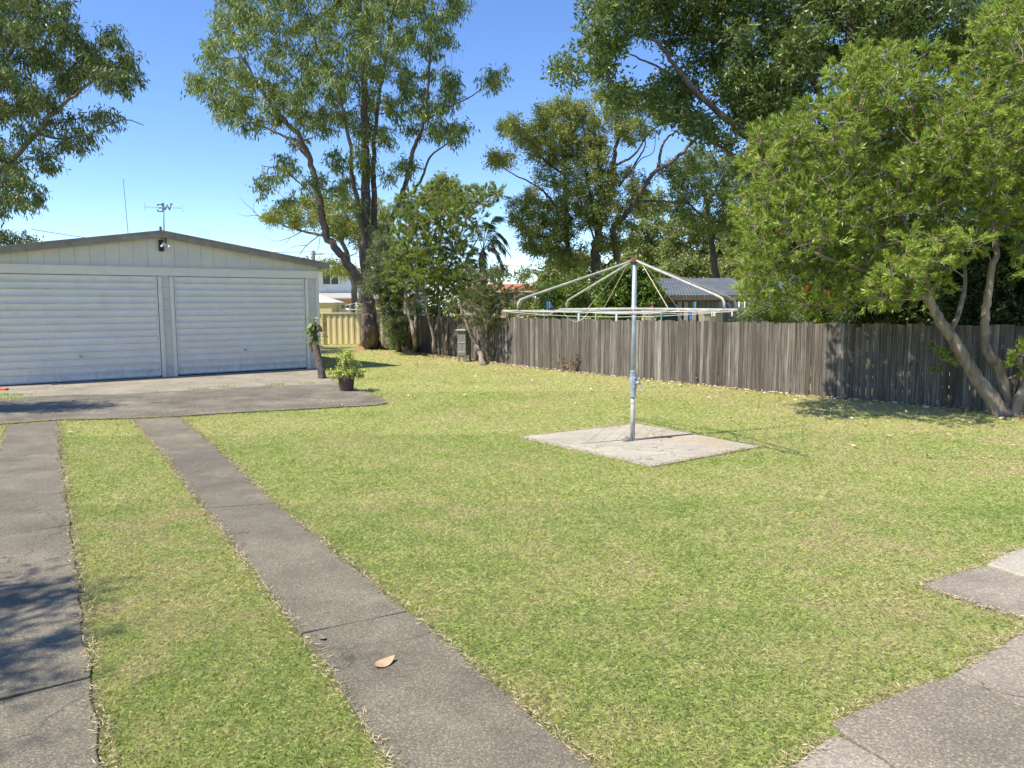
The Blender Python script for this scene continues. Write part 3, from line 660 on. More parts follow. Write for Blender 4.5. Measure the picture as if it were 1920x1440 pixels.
# pegs
def peg(p, mat, label, hang=True, rz=None):
    rz = random.uniform(0, pi) if rz is None else rz
    mb = MB(); L_ = .078
    for s in (-1, 1):
        mb.add([(s*.002, -.005, .012), (s*.009, -.005, .012), (s*.009, .005, .012), (s*.002, .005, .012),
                (s*.004, -.005, -L_+.012), (s*.013, -.005, -L_+.012), (s*.013, .005, -L_+.012), (s*.004, .005, -L_+.012)],
               [(0, 1, 2, 3), (7, 6, 5, 4), (0, 4, 5, 1), (1, 5, 6, 2), (2, 6, 7, 3), (3, 7, 4, 0)] if s > 0 else [(3, 2, 1, 0), (4, 5, 6, 7), (1, 5, 4, 0), (2, 6, 5, 1), (3, 7, 6, 2), (0, 4, 7, 3)])
    mb.tube([(-.011, 0, -.018), (.011, 0, -.018)], .006, 8)
    o = mb.build('clothes_peg', M[mat], None); o.location = p
    o.rotation_euler = (0, 0 if hang else pi*random.choice((.5, 1, .8)), rz)
    return tag(o, label, 'peg', 'clothes pegs on the rotary clothesline')
def lineat(px, which):
    """point on the outer front line / on an arm below a photo column"""
    best = None
    a, b_ = which
    for k in range(201):
        q = a.lerp(b_, k/200); v = RM.transposed() @ (q-Vector((0, 0, H))); x = 960+F*v.x/-v.z
        if best is None or abs(x-px) < best[0]: best = (abs(x-px), q, k/200)
    q = best[1].copy(); return q, best[2]
hubW = hb+Vector((0, 0, HA)); fl = (hubW-A2*RA*.985, hubW+A1*RA*.985); armL = (hubW, hubW-A2*RA); armR = (hubW, hubW+A1*RA); armF = (hubW, hubW+A2*RA); armB = (hubW, hubW-A1*RA)
for px, mt, lb in ((1086, 'peg_white', 'white peg hanging on the front line beside the loose loop'), (1083, 'peg_blue', 'dark blue peg hanging left of the white one by the loose loop'), (1118, 'peg_green', 'olive green peg hanging alone on the front line'),
                   (1157, 'peg_white', 'white peg hanging on the front line just left of the pole'), (1240, 'peg_teal', 'teal peg hanging on the front line right of the pole'), (1296, 'peg_blue', 'blue peg hanging below the right arm')):
    q, k = lineat(px, fl); q.z -= .045*4*k*(1-k); peg(q, mt, lb, rz=random.uniform(-.4, .4)+1.2)
for px, mt, lb in ((942, 'peg_orange', 'orange peg at the very tip of the left arm'), (944.5, 'peg_lblue', 'light blue peg near the left arm tip'), (947, 'peg_white', 'white peg in the cluster at the left arm tip'), (949, 'peg_red', 'red peg in the cluster at the left arm tip'), (951, 'peg_yellow', 'yellow peg ending the cluster at the left arm tip'),
                   (1016, 'peg_red', 'red peg clipped on the left arm beside the blue ones'), (1019, 'peg_white', 'white peg clipped beside the red one on the left arm')):
    q, k = lineat(px, armL); peg(q+Vector((0, 0, .004)), mt, lb, rz=1.57)
for px, mt, lb in ((1335, 'peg_cream', 'cream peg, first of the row on the right arm'), (1338, 'peg_yellow', 'yellow peg in the row on the right arm'), (1341, 'peg_cream', 'cream peg right of the yellow one on the right arm'), (1373, 'peg_white', 'white peg at the tip of the right near arm')):
    q, k = lineat(px, armR); peg(q+Vector((0, 0, .004)), mt, lb, rz=1.2)
for px, mt, lb in ((1026, 'peg_blue', 'bright blue peg lying on the left arm'), (1030, 'peg_lblue', 'pale blue peg lying on top of the left arm'), (1035, 'peg_blue', 'blue peg standing upright on the left arm')):
    q, k = lineat(px, armL); peg(q+Vector((0, 0, .04)), mt, lb, False)
for px, mt, lb in ((1218, 'peg_red', 'red peg on the far line right of the pole'), (1224, 'peg_teal', 'dark teal peg beside the red one on the far line'), (1303, 'peg_teal', 'teal peg leaning on the far right arm'), (1369, 'peg_blue', 'blue peg below the far right strut'), (1385, 'peg_white', 'white peg upright near the far right arm end'), (1396, 'peg_white', 'white peg at the far right arm tip')):
    q, k = lineat(px, armF); peg(q+Vector((0, 0, .03)), mt, lb, False)

# ---------------------------------------------------------------- trees
def tree(name, label, cat, base, limbs, polys, Y, T, spacing, R, twigs, lpt, L, W, mode, leaf, bark, group=None, ridged=False, twig_r=.006, maxc=400, own_base=True, jitter=1.0, gap=None):
    """limbs: [([(px,py,dY)...], r0, r1)]; polys: crown outlines in photo pixels with optional depth shift"""
    base = Vector(base); root = empty(name, base, label, cat, group)
    mb = MB(); nodes = []; nr = []
    for li, (pts, r0, r1) in enumerate(limbs):
        P = [at(x, y, Y+dy) for x, y, dy in pts]
        if li == 0 and own_base: P[0] = base.copy()
        P = smoothpath(P, 6); n = len(P)
        for i in range(1, n-1): P[i] = P[i]+Vector([random.gauss(0, .012*jitter*min(3, r0*12)) for _ in range(3)])
        rr = [r0+(r1-r0)*(i/(n-1))**.8 for i in range(n)]
        if li == 0 and own_base: rr[0] *= 1.32; rr[1] *= 1.12
        if ridged and li == 0:
            Pn = []; rn = []
            for i in range(n-1):
                for k in range(4): Pn.append(P[i].lerp(P[i+1], k/4)); rn.append(rr[i]+(rr[i+1]-rr[i])*k/4)
            Pn.append(P[-1]); rn.append(rr[-1]); NS = 44
            tab = rng.normal(0, 1, (len(Pn)//5+3, NS))
            for q in range(2): tab = (tab+np.roll(tab, 1, 1)*.5)
            def rf(i, k):
                u = i/5; a = int(u); f_ = u-a; return 1+.075*float(np.clip(tab[a, k]*(1-f_)+tab[a+1, k]*f_, -1.6, 1.6))
            mb.tube([p-base for p in Pn], rn, NS, True, rf)
        else:
            mb.tube([p-base for p in P], rr, 12 if r0 > .06 else 7)
        for p, r_ in zip(P[2:], rr[2:]): nodes.append(p); nr.append(r_)
    # clump centres
    cen = []
    for item in polys:
        poly, dY, frac = (item if isinstance(item, tuple) else (item, 0, 1))
        ar = abs(sum(poly[i][0]*poly[(i+1) % len(poly)][1]-poly[(i+1) % len(poly)][0]*poly[i][1] for i in range(len(poly)))/2)
        ppm = F/Y; sp = spacing*min(1.0, frac)**-.45; n_try = int(ar/(ppm*ppm)*2*T/(spacing**3)*6*frac)+8
        xs = [p[0] for p in poly]; ys = [p[1] for p in poly]
        Q = np.stack([rng.uniform(min(xs), max(xs), n_try*2), rng.uniform(min(ys), max(ys), n_try*2)], 1)
        Q = Q[inpoly(Q, poly)]; ed = edgedist(Q, poly)/(T*ppm); e = np.clip(ed, 0, 1)
        dz = T*np.sqrt(1-(1-e)**2)*rng.uniform(-1, 1, len(Q))
        # pull in from the outline so leaf sprays end on it
        for (x, y), o_, dd in zip(Q, dz, ed):
            if dd*T < R*.45: continue
            c = at(x, y, Y+dY+o_)
            if c.z < .25: continue
            if gap is not None and mnoise.noise(c/(R*3.2)) < gap: continue
            if all((c-q).length > sp for q in cen): cen.append(c)
    if len(cen) > maxc: random.shuffle(cen); cen = cen[:maxc]
    if nodes:
        cen.sort(key=lambda c: min((c-q).length for q in nodes))
    LP = []; LD = []
    NA = np.array([tuple(p) for p in nodes]) if nodes else np.array([tuple(base)])
    NR = list(nr) if nr else [.05]
    for c in cen:
        ca = np.array(tuple(c)); dv = np.linalg.norm(NA-ca, axis=1)+.9*np.maximum(0, NA[:, 2]-ca[2]+.2)
        j = int(np.argmin(dv)); a = Vector(NA[j]); ln = (c-a).length
        if ln > .15:
            r0 = min(NR[j]*.7, .012+.011*ln); r0 = max(r0, twig_r*1.3)
            m1 = a.lerp(c, .5)+Vector([random.gauss(0, .13*ln) for _ in range(3)])+Vector((0, 0, .06*ln))
            P = smoothpath([a, m1, c], 4); mm = len(P)
            rr = [r0+(twig_r*1.1-r0)*i/(mm-1) for i in range(mm)]
            mb.tube([p-base for p in P], rr, 5, False)
            NA = np.vstack([NA, np.array([tuple(p) for p in P[2:]])]); NR += rr[2:]
        for k in range(twigs):
            v = Vector([random.gauss(0, 1) for _ in range(3)]).normalized()
            if mode == 'tuft': v = (v+Vector((0, 0, .35))).normalized()
            rad = R*random.uniform(.45, 1.05); e = c+Vector((v.x, v.y, v.z*.8))*rad
            if e.z < .1: e.z = .1
            mb.tube([c-base, c.lerp(e, .55)+Vector([random.gauss(0, .05*rad) for _ in range(3)])-base, e-base], [twig_r, twig_r*.7, twig_r*.35], 3, False)
            m_ = max(1, int(lpt*random.uniform(.6, 1.4))); ea = np.array(tuple(e)); ca_ = np.array(tuple(c)); va_ = unit(ea-ca_)
            if mode == 'droop':
                u = rng.uniform(.35, 1.05, (m_, 1)); p = ca_+(ea-ca_)*u+rng.normal(0, .085*R/.6, (m_, 3))
                d = rng.normal(0, .55, (m_, 3))+np.array([0, 0, -1.0])+va_*.3
            elif mode == 'tuft':
                u = rng.uniform(.45, 1.05, (m_, 1))**.8; p = ca_+(ea-ca_)*u+rng.normal(0, .008, (m_, 3))
                d = va_*1.25+rng.normal(0, .55, (m_, 3))+np.array([0, 0, .2])
            elif mode == 'fine':
                u = rng.uniform(.2, 1.1, (m_, 1)); p = ca_+(ea-ca_)*u+rng.normal(0, .05, (m_, 3))
                d = va_+rng.normal(0, .5, (m_, 3))+np.array([0, 0, -.35])
            else:
                u = rng.uniform(.3, 1.05, (m_, 1)); p = ca_+(ea-ca_)*u+rng.normal(0, .10*R/.6, (m_, 3))
                d = rng.normal(0, 1, (m_, 3))+va_*.4+np.array([0, 0, -.2])
            LP.append(p); LD.append(d)
    mb.build('trunk', M[bark], root, True)
    if LP:
        P = np.concatenate(LP)-np.array(tuple(base)); D = np.concatenate(LD)
        leaves('crown', P, D, L, W, M[leaf], root)
    return root, cen

# big eucalypt in the middle
eb = G(695, 654)
tree('eucalyptus_tree', 'large multi-stemmed eucalypt with thick furrowed trunk beside the cream fence', 'tree', eb,
     [([(695, 654, 0), (694, 625, 0), (692, 590, 0), (688, 555, 0), (687, 520, 0), (684, 430, 0), (686, 311, .2), (684, 233, .2), (682, 97, .3), (670, -30, .4), (668, -110, .4)], .355, .05),
      ([(690, 548, 0), (668, 515, -.1), (643, 482, -.2), (612, 439, -.3), (597, 369, -.4), (581, 299, -.5), (558, 253, -.7), (527, 218, -.9), (495, 175, -1.1), (468, 128, -1.3), (418, 50, -1.5)], .20, .03),
      ([(692, 480, .1), (701, 420, .3), (701, 340, .5), (700, 280, .7), (712, 180, .9), (729, 78, 1.0), (740, -60, 1.2)], .15, .035),
      ([(690, 490, 0), (676, 408, -.3), (660, 330, -.6), (657, 272, -.8), (628, 155, -1.0), (604, 117, -1.1), (575, 20, -1.2)], .12, .03),
      ([(700, 500, .1), (722, 440, .2), (752, 373, .3), (764, 330, .2), (779, 272, 0), (795, 233, -.1), (803, 155, -.2), (807, 78, -.2), (812, -40, 0)], .14, .03),
      ([(745, 385, .3), (787, 342, .6), (806, 295, .8), (834, 272, .9), (866, 245, 1.0)], .07, .015),
      ([(797, 228, 0), (830, 207, .2), (857, 194, .4), (892, 175, .5), (923, 140, .6)], .045, .012),
      ([(581, 299, -.5), (540, 260, 0), (490, 235, .4), (450, 205, .8), (400, 170, 1.0)], .06, .012),
      ([(600, 380, -.4), (570, 350, .2), (530, 320, .4), (490, 310, .6)], .05, .012)],
     [([(430, -130), (400, 20), (375, 90), (350, 150), (356, 218), (420, 240), (445, 262), (485, 245), (560, 280), (640, 260), (700, 290), (790, 250), (840, 290), (885, 272), (882, 235), (868, 200), (862, 150), (848, 100), (878, 20), (900, -130)], 0, .8),
      ([(470, 330), (452, 345), (500, 385), (560, 400), (600, 360), (660, 380), (740, 340), (790, 320), (800, 290), (700, 280), (560, 270), (500, 285)], 0, .62),
      ([(575, 300), (650, 290), (800, 300), (795, 390), (740, 470), (700, 470), (620, 430)], 0, .30),
      ([(893, 108), (938, 112), (957, 150), (930, 182), (912, 158), (890, 140)], .6, 1.6)],
     29.6, 3.4, .80, .64, 11, 22, .21, .046, 'droop', 'lf_euc', 'bark_iron', ridged=True, gap=-.10)
mnd = lump('root_mound', M['redsoil'], .62, (1.15, .9, .22), None, 5); mnd.location = (eb.x, eb.y, 0); struct(mnd); mnd.name = 'ground_mound'

# tree at upper left behind the garage
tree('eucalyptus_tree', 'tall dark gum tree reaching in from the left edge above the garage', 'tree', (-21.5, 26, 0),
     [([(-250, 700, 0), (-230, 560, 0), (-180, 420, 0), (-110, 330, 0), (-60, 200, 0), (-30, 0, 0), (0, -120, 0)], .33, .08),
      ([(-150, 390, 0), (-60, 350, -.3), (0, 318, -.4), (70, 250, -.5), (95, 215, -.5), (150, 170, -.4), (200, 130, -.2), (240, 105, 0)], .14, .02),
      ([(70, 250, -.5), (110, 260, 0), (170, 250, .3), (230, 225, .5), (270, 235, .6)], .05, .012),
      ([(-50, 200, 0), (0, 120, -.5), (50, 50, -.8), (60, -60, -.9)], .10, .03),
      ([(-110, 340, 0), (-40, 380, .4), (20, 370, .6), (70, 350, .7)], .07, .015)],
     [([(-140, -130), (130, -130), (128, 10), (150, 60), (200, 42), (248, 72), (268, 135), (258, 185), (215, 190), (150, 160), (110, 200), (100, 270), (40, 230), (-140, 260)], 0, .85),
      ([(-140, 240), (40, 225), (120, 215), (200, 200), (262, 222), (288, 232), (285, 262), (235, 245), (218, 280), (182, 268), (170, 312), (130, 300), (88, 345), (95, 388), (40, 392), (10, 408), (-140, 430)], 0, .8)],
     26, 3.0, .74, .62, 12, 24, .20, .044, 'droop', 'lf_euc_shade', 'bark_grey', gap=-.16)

# olive tree behind garage with dead branches
tree('gum_tree', 'yellow-green spreading tree with bare dead twigs rising behind the garage ridge end', 'tree', (-9.2, 43, 0),
     [([(660, 640, 0), (665, 560, 0), (655, 500, 0), (640, 450, 0), (600, 440, 0), (560, 432, 0), (500, 412, 0)], .22, .03),
      ([(640, 455, 0), (650, 420, 0), (640, 390, 0), (600, 370, 0)], .1, .02),
      ([(600, 440, 0), (575, 460, 0), (560, 480, 0), (548, 497, 0)], .035, .006), ([(575, 460, 0), (555, 462, 0), (535, 470, 0), (520, 490, 0)], .02, .005),
      ([(500, 412, 0), (480, 404, 0), (462, 405, 0), (445, 400, 0)], .03, .005), ([(485, 406, 0), (470, 390, 0), (456, 378, 0), (447, 366, 0)], .022, .005), ([(478, 400, 0), (475, 385, 0), (480, 370, 0)], .014, .004),
      ([(565, 434, 0), (545, 445, 0), (515, 452, 0), (490, 440, 0)], .03, .005), ([(545, 445, 0), (530, 460, 0), (505, 462, 0)], .016, .004), ([(600, 445, 0), (595, 470, 0), (575, 492, 0)], .02, .005)],
     [([(487, 408), (500, 395), (545, 372), (600, 362), (660, 370), (740, 380), (735, 470), (690, 480), (640, 452), (600, 432), (545, 428), (500, 424)], 0, 1.0),
      ([(590, 500), (620, 480), (655, 490), (670, 520), (630, 520), (600, 508)], -2, 1.4)],
     43, 2.2, .7, .62, 11, 32, .16, .05, 'rand', 'lf_olive', 'bark_grey')
# grey-green willowy foliage hanging in front of the trunk
tree('myrtle_tree', 'small grey-green drooping tree overlapping the right side of the big trunk', 'tree', G(748, 660),
     [([(748, 660, 0), (742, 620, 0), (735, 560, 0), (728, 500, 0), (722, 450, 0)], .09, .03), ([(742, 620, 0), (725, 590, -.3), (712, 540, -.5), (705, 500, -.5)], .05, .02), ([(735, 560, 0), (760, 500, .2), (765, 450, .3)], .05, .02)],
     [([(690, 470), (715, 435), (750, 440), (765, 500), (760, 560), (748, 640), (730, 645), (718, 600), (712, 560), (680, 545), (672, 520), (690, 515)], 0, .9)],
     26.8, 1.3, .36, .40, 10, 34, .13, .026, 'fine', 'lf_grey', 'bark_dark')
# mid bottlebrush
tree('bottlebrush_tree', 'bushy light green bottlebrush with several thin trunks against the far fence', 'tree', G(779, 660),
     [([(779, 660, 0), (778, 636, 0), (771, 604, 0), (764, 575, 0), (760, 500, 0), (770, 420, 0)], .085, .03),
      ([(777, 633, 0), (779, 600, 0), (779, 560, .2), (800, 480, .3), (830, 400, .4), (850, 360, .5)], .06, .02),
      ([(815, 661, -.4), (812, 628, -.4), (802, 590, -.4), (795, 540, -.4), (780, 450, -.4)], .075, .02),
      ([(812, 628, -.4), (823, 597, -.2), (826, 560, 0), (850, 480, 0), (880, 400, .2), (925, 360, .3)], .055, .02),
      ([(836, 657, -.3), (838, 620, -.2), (845, 570, 0), (870, 500, .2), (900, 440, .3)], .05, .02)],
     [([(735, 400), (745, 368), (790, 342), (835, 350), (858, 335), (880, 345), (925, 352), (935, 375), (915, 400), (908, 425), (880, 440), (915, 500), (905, 560), (860, 570), (800, 580), (730, 575), (705, 560), (722, 500), (735, 450)], 0, .95),
      ([(862, 345), (880, 318), (890, 350)], .3, 2.5), ([(915, 355), (940, 345), (945, 372), (920, 380)], .3, 2.5)],
     25.6, 1.8, .42, .42, 10, 34, .13, .024, 'tuft', 'lf_bottle2', 'bark_tan', twig_r=.007, gap=-.2)
# olive shrub over the pipe
tree('wattle_shrub', 'dark olive fine-leaved shrub with forked leaning trunk before the fence', 'shrub', G(907, 686),
     [([(907, 686, 0), (894, 650, 0), (879, 618, 0), (868, 590, 0), (862, 560, 0)], .085, .03), ([(911, 686, .1), (904, 650, .1), (903, 630, .1), (908, 596, .1), (905, 560, .1), (885, 530, .1)], .065, .02), ([(905, 640, .1), (925, 600, .2), (950, 570, .2), (985, 545, .2)], .04, .012), ([(907, 610, 0), (925, 580, -.1), (930, 550, 0)], .03, .012)],
     [([(850, 570), (868, 530), (900, 500), (925, 515), (950, 535), (985, 535), (1015, 552), (980, 572), (950, 590), (930, 620), (895, 628), (868, 605), (835, 590), (800, 560)], 0, 1.0)],
     22.4, 1.1, .34, .46, 9, 36, .12, .018, 'tuft', 'lf_wattle', 'bark_tan', gap=-.08)
# low dark shrub left of the bottlebrush trunks
tree('fence_shrub', 'low shady shrub between the big trunk and the thin trunks', 'shrub', G(738, 656),
     [([(738, 656, 0), (740, 630, 0), (735, 600, 0)], .03, .01)], [([(724, 595), (740, 570), (768, 600), (772, 650), (735, 654), (722, 630)], 0, 1.2)],
     28.5, .6, .32, .34, 10, 30, .09, .03, 'rand', 'lf_dark', 'bark_dark')
# palm with arching fronds
pb = Vector((-1.1, 30, 0)); pr = empty('palm_tree', pb, 'small palm showing arching fronds above the far fence', 'palm')
top = at(905, 470, 30)-pb; MB().tube([(0, 0, 0), tuple(top*.5+Vector((.08, 0, 0))), tuple(top)], [.12, .10, .09], 10).build('trunk', M['bark_grey'], pr, True)
for k, (ex, ey, ddy, mt) in enumerate(((938, 405, .3, 'lf_palm'), (950, 450, 0, 'lf_palm'), (945, 500, -.4, 'lf_dead'), (905, 515, .4, 'lf_palm'), (870, 500, .6, 'lf_palm'), (918, 420, -.6, 'lf_palm'), (880, 425, .8, 'lf_palm'), (950, 470, .9, 'lf_palm'))):
    e = at(ex, ey, 30+ddy)-pb; mid_ = top.lerp(e, .55)+Vector((0, 0, .45)); P = smoothpath([top, mid_, e], 8)
    o = MB().tube([tuple(p) for p in P], [.02-.015*i/(len(P)-1) for i in range(len(P))], 5).build('frond', M[mt], pr)
    pp = []; dd = []
    for i in range(3, len(P)-1):
        d = (P[i+1]-P[i]).normalized(); s = d.cross(Vector((0, 0, 1))).normalized()
        for q in range(5):
            for sg in (-1, 1): pp.append(tuple(P[i].lerp(P[i+1], q/5))); dd.append(tuple(d*.6+s*sg*.7+Vector((0, 0, -.75))))
    leaves('leaflets', np.array(pp), np.array(dd), .42, .035, M[mt], o)

# mid eucalypt beyond the fence
tree('gum_tree', 'open branching gum with dark twisting limbs directly behind the clothesline', 'tree', (3.65, 33, 0),
     [([(1118, 640, 0), (1116, 560, 0), (1118, 490, 0), (1121, 440, 0), (1134, 387, 0), (1150, 320, 0), (1157, 260, 0), (1160, 200, 0)], .30, .04),
      ([(1118, 540, 0), (1140, 500, 0), (1156, 485, 0), (1148, 432, -.2), (1164, 413, -.3), (1190, 379, -.4), (1224, 327, -.5), (1267, 297, -.5), (1310, 258, -.4), (1358, 256, -.3)], .19, .05),
      ([(1090, 640, .5), (1078, 560, .5), (1073, 510, .5), (1062, 430, .5), (1060, 340, .5), (1050, 260, .5), (1040, 210, .5)], .20, .03),
      ([(1190, 379, -.4), (1225, 377, -.2), (1267, 379, 0), (1300, 370, .3)], .07, .02),
      ([(1232, 322, -.5), (1243, 270, -.4), (1270, 245, -.3), (1300, 228, -.2)], .07, .02),
      ([(1155, 310, 0), (1190, 290, -.2), (1215, 250, -.3), (1240, 232, -.3), (1262, 200, -.2)], .06, .015),
      ([(1160, 350, 0), (1195, 300, .3), (1210, 270, .5), (1200, 235, .6), (1215, 200, .6)], .05, .012),
      ([(1200, 365, -.3), (1185, 330, 0), (1200, 300, .2), (1225, 285, .3), (1230, 245, .3)], .04, .010),
      ([(1062, 430, .5), (1030, 370, .3), (1000, 345, .2), (960, 325, .2), (925, 300, .2)], .07, .012),
      ([(1060, 330, .5), (1020, 300, .3), (985, 260, .2), (960, 240, .2)], .06, .012),
      ([(1073, 470, .5), (1045, 440, .3), (1010, 420, .2), (975, 400, .2)], .05, .012),
      ([(1116, 420, 0), (1100, 330, -.5), (1095, 250, -.7), (1085, 200, -.8)], .08, .02),
      ([(1115, 450, 0), (1095, 400, -.8), (1060, 370, -1.2)], .05, .015)],
     [([(925, 242), (960, 210), (998, 222), (1000, 190), (1050, 172), (1110, 190), (1135, 240), (1150, 300), (1168, 340), (1170, 420), (1100, 440), (1060, 420), (1000, 340), (985, 285), (942, 262)], 0, .8), ([(898, 288), (935, 272), (975, 300), (935, 322), (905, 308)], 0, 1.0),
      ([(948, 375), (1000, 352), (1055, 385), (1090, 440), (1120, 480), (1080, 520), (1045, 505), (985, 478), (955, 425)], 0, .8), ([(1160, 300), (1230, 330), (1200, 400), (1165, 400)], .6, .5), ([(1120, 230), (1110, 170), (1180, 150), (1270, 180), (1290, 225), (1230, 250), (1170, 290)], .3, .6), ([(1100, 440), (1190, 400), (1200, 470), (1120, 500)], .5, .6)],
     33, 2.2, .50, .50, 11, 24, .13, .045, 'rand', 'lf_olive', 'bark_dark', gap=-.27)
tree('gum_tree', 'dark dense crowned tree right of the twisting limbs beyond the shed', 'tree', (9.6, 35, 0),
     [([(1350, 640, 0), (1340, 500, 0), (1330, 420, 0), (1320, 350, 0), (1300, 300, 0)], .2, .05), ([(1330, 420, 0), (1290, 380, 0), (1260, 350, 0)], .07, .02), ([(1325, 380, 0), (1360, 330, 0), (1400, 300, 0)], .07, .02)],
     [([(1232, 330), (1262, 292), (1300, 268), (1370, 290), (1450, 280), (1470, 400), (1400, 440), (1310, 445), (1265, 405)], 0, 1.0)],
     35, 2.2, .66, .60, 11, 26, .15, .050, 'rand', 'lf_euc', 'bark_dark', gap=-.15)
# distant trees
FAR = [((1000, 640), 95, [(982, 505), (990, 500), (1001, 512), (1003, 522), (975, 530), (957, 525), (962, 515)], 'small flat-topped tree on the skyline above the tiled roof'),
       ((978, 620), 110, [(952, 506), (962, 499), (974, 501), (976, 508), (960, 510)], 'tiny umbrella-shaped tree standing highest on the far skyline'),
       ((930, 620), 80, [(905, 500), (930, 490), (950, 505), (950, 530), (910, 532)], 'rounded grey-green tree behind the left end of the tiled roof'),
       ((1050, 640), 60, [(1000, 545), (1020, 522), (1050, 518), (1080, 530), (1085, 560), (1010, 560)], 'low rounded olive tree at the right end of the tiled roof'),
       ((1225, 640), 62, [(1160, 500), (1175, 430), (1200, 410), (1235, 400), (1260, 420), (1262, 480), (1240, 525), (1170, 530)], 'pale yellow-green tree far behind the clothesline top'),
       ((1300, 640), 58, [(1235, 440), (1270, 395), (1320, 400), (1365, 430), (1390, 420), (1400, 500), (1340, 530), (1240, 530)], 'pale yellow-green tree far behind the grey shed roof'),
       ((1210, 640), 75, [(1165, 380), (1200, 350), (1250, 350), (1262, 400), (1210, 415), (1172, 400)], 'slender distant tree seen through the bare twisting limbs'),
       ((1430, 640), 50, [(1350, 420), (1400, 380), (1450, 330), (1500, 380), (1500, 560), (1380, 560), (1360, 500)], 'tall pale tree far behind the shed right end'),
       ((1060, 640), 52, [(1000, 500), (1060, 470), (1120, 470), (1165, 500), (1165, 600), (1000, 600)], 'mid-green tree mass behind the gum trunks'),
       ((1300, 640), 44, [(1225, 500), (1270, 480), (1340, 490), (1400, 480), (1420, 540), (1230, 540)], 'bright green low tree just behind the grey shed'),
       ((1160, 640), 70, [(1150, 470), (1180, 440), (1215, 450), (1240, 500), (1200, 540), (1150, 540)], 'small pale tree behind the clothesline hub'),
       ((1500, 640), 34, [(1400, 400), (1440, 340), (1560, 330), (1650, 380), (1650, 600), (1420, 600)], 'mid-green tree closing the gap behind the bottlebrush crown'),
       ((820, 620), 55, [(795, 360), (805, 325), (840, 318), (868, 340), (862, 400), (800, 400)], 'grey-green tree top rising behind the light green bottlebrush'),
       ((600, 620), 85, [(560, 500), (568, 488), (585, 490), (592, 502), (600, 490), (615, 492), (612, 510), (560, 508)], 'distant dark treetop just over the right garage eave')]
for (bx, by), Yf, poly, lab in FAR:
    cx = sum(p[0] for p in poly)/len(poly); cy = sum(p[1] for p in poly)/len(poly); bs_ = at(bx, 600, Yf); bs_.z = 0
    tree('distant_tree', lab, 'tree', bs_, [([(bx, by, 0), (bx, 560, 0), ((cx+bx)/2, (cy+560)/2, 0), (cx, cy, 0)], .16, .04), ([((cx+bx)/2, (cy+560)/2, 0), (cx-15, cy+5, 0)], .06, .02), ([((cx+bx)/2, (cy+560)/2, 0), (cx+15, cy, 0)], .06, .02)],
         [([tuple(p) for p in poly], 0, 1.1)], Yf, 60/F*Yf*.5, Yf*.0125, Yf*.013, 9, 18, .0048*Yf, .0020*Yf, 'rand', 'lf_far' if Yf < 80 else 'lf_grey', 'bark_grey', 'trees far beyond the back fence')
# shrub behind garage at left
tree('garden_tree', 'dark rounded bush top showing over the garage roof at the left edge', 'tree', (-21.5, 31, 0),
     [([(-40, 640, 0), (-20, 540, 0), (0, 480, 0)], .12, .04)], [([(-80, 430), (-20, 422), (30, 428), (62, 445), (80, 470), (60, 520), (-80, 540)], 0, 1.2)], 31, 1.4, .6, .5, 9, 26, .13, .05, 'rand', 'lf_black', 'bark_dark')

# tall dark tree upper right
tree('paperbark_tree', 'huge dark glossy-leaved tree filling the upper right behind the bottlebrush', 'tree', (10.8, 21, 0),
     [([(1700, 700, 0), (1690, 560, 0), (1650, 420, 0), (1620, 300, 0), (1600, 150, 0), (1590, -50, 0), (1590, -160, 0)], .36, .10),
      ([(1645, 430, 0), (1560, 350, -.3), (1480, 295, -.6), (1390, 245, -.9), (1320, 185, -1.1), (1270, 130, -1.2), (1230, 80, -1.3), (1165, 55, -1.3)], .15, .03),
      ([(1320, 185, -1.1), (1260, 140, -.6), (1200, 110, -.4), (1150, 90, -.3)], .05, .012),
      ([(1470, 290, -.6), (1400, 300, 0), (1340, 270, .3), (1290, 235, .5), (1240, 210, .6)], .08, .02),
      ([(1620, 300, 0), (1540, 180, .3), (1480, 80, .5), (1440, -40, .6)], .14, .04), ([(1610, 200, 0), (1680, 120, 0), (1740, 40, 0), (1790, -60, 0)], .13, .04),
      ([(1640, 380, 0), (1740, 300, .5), (1830, 240, .8), (1920, 180, 1)], .13, .04), ([(1480, 80, .5), (1400, 40, .2), (1320, 0, 0), (1240, -60, 0)], .08, .02)],
     [([(1095, -130), (1078, 40), (1088, 130), (1120, 165), (1160, 130), (1190, 60), (1260, 40), (1300, -130)], -.8, .9),
      ([(1190, 170), (1230, 130), (1300, 120), (1330, 200), (1400, 230), (1430, 280), (1350, 285), (1290, 255), (1240, 235)], -.2, .9),
      ([(1180, 40), (1260, -130), (1960, -130), (1980, 200), (1850, 150), (1780, 130), (1700, 140), (1600, 160), (1520, 230), (1440, 280), (1380, 240), (1330, 170), (1260, 120)], .3, 1.0),
      ([(1015, 115), (1048, 80), (1095, 72), (1115, 160), (1052, 172), (1022, 150)], -.8, 1.1), ([(1090, 130), (1200, 90), (1250, 150), (1240, 215), (1150, 205), (1110, 185)], -.2, .6),
      ([(1400, 260), (1560, 220), (1980, 150), (1980, 420), (1800, 420), (1600, 380), (1440, 420), (1390, 350)], 2.0, .8)],
     21, 2.3, .60, .58, 12, 24, .15, .055, 'rand', 'lf_dark', 'bark_dark', maxc=1000, gap=-.12)

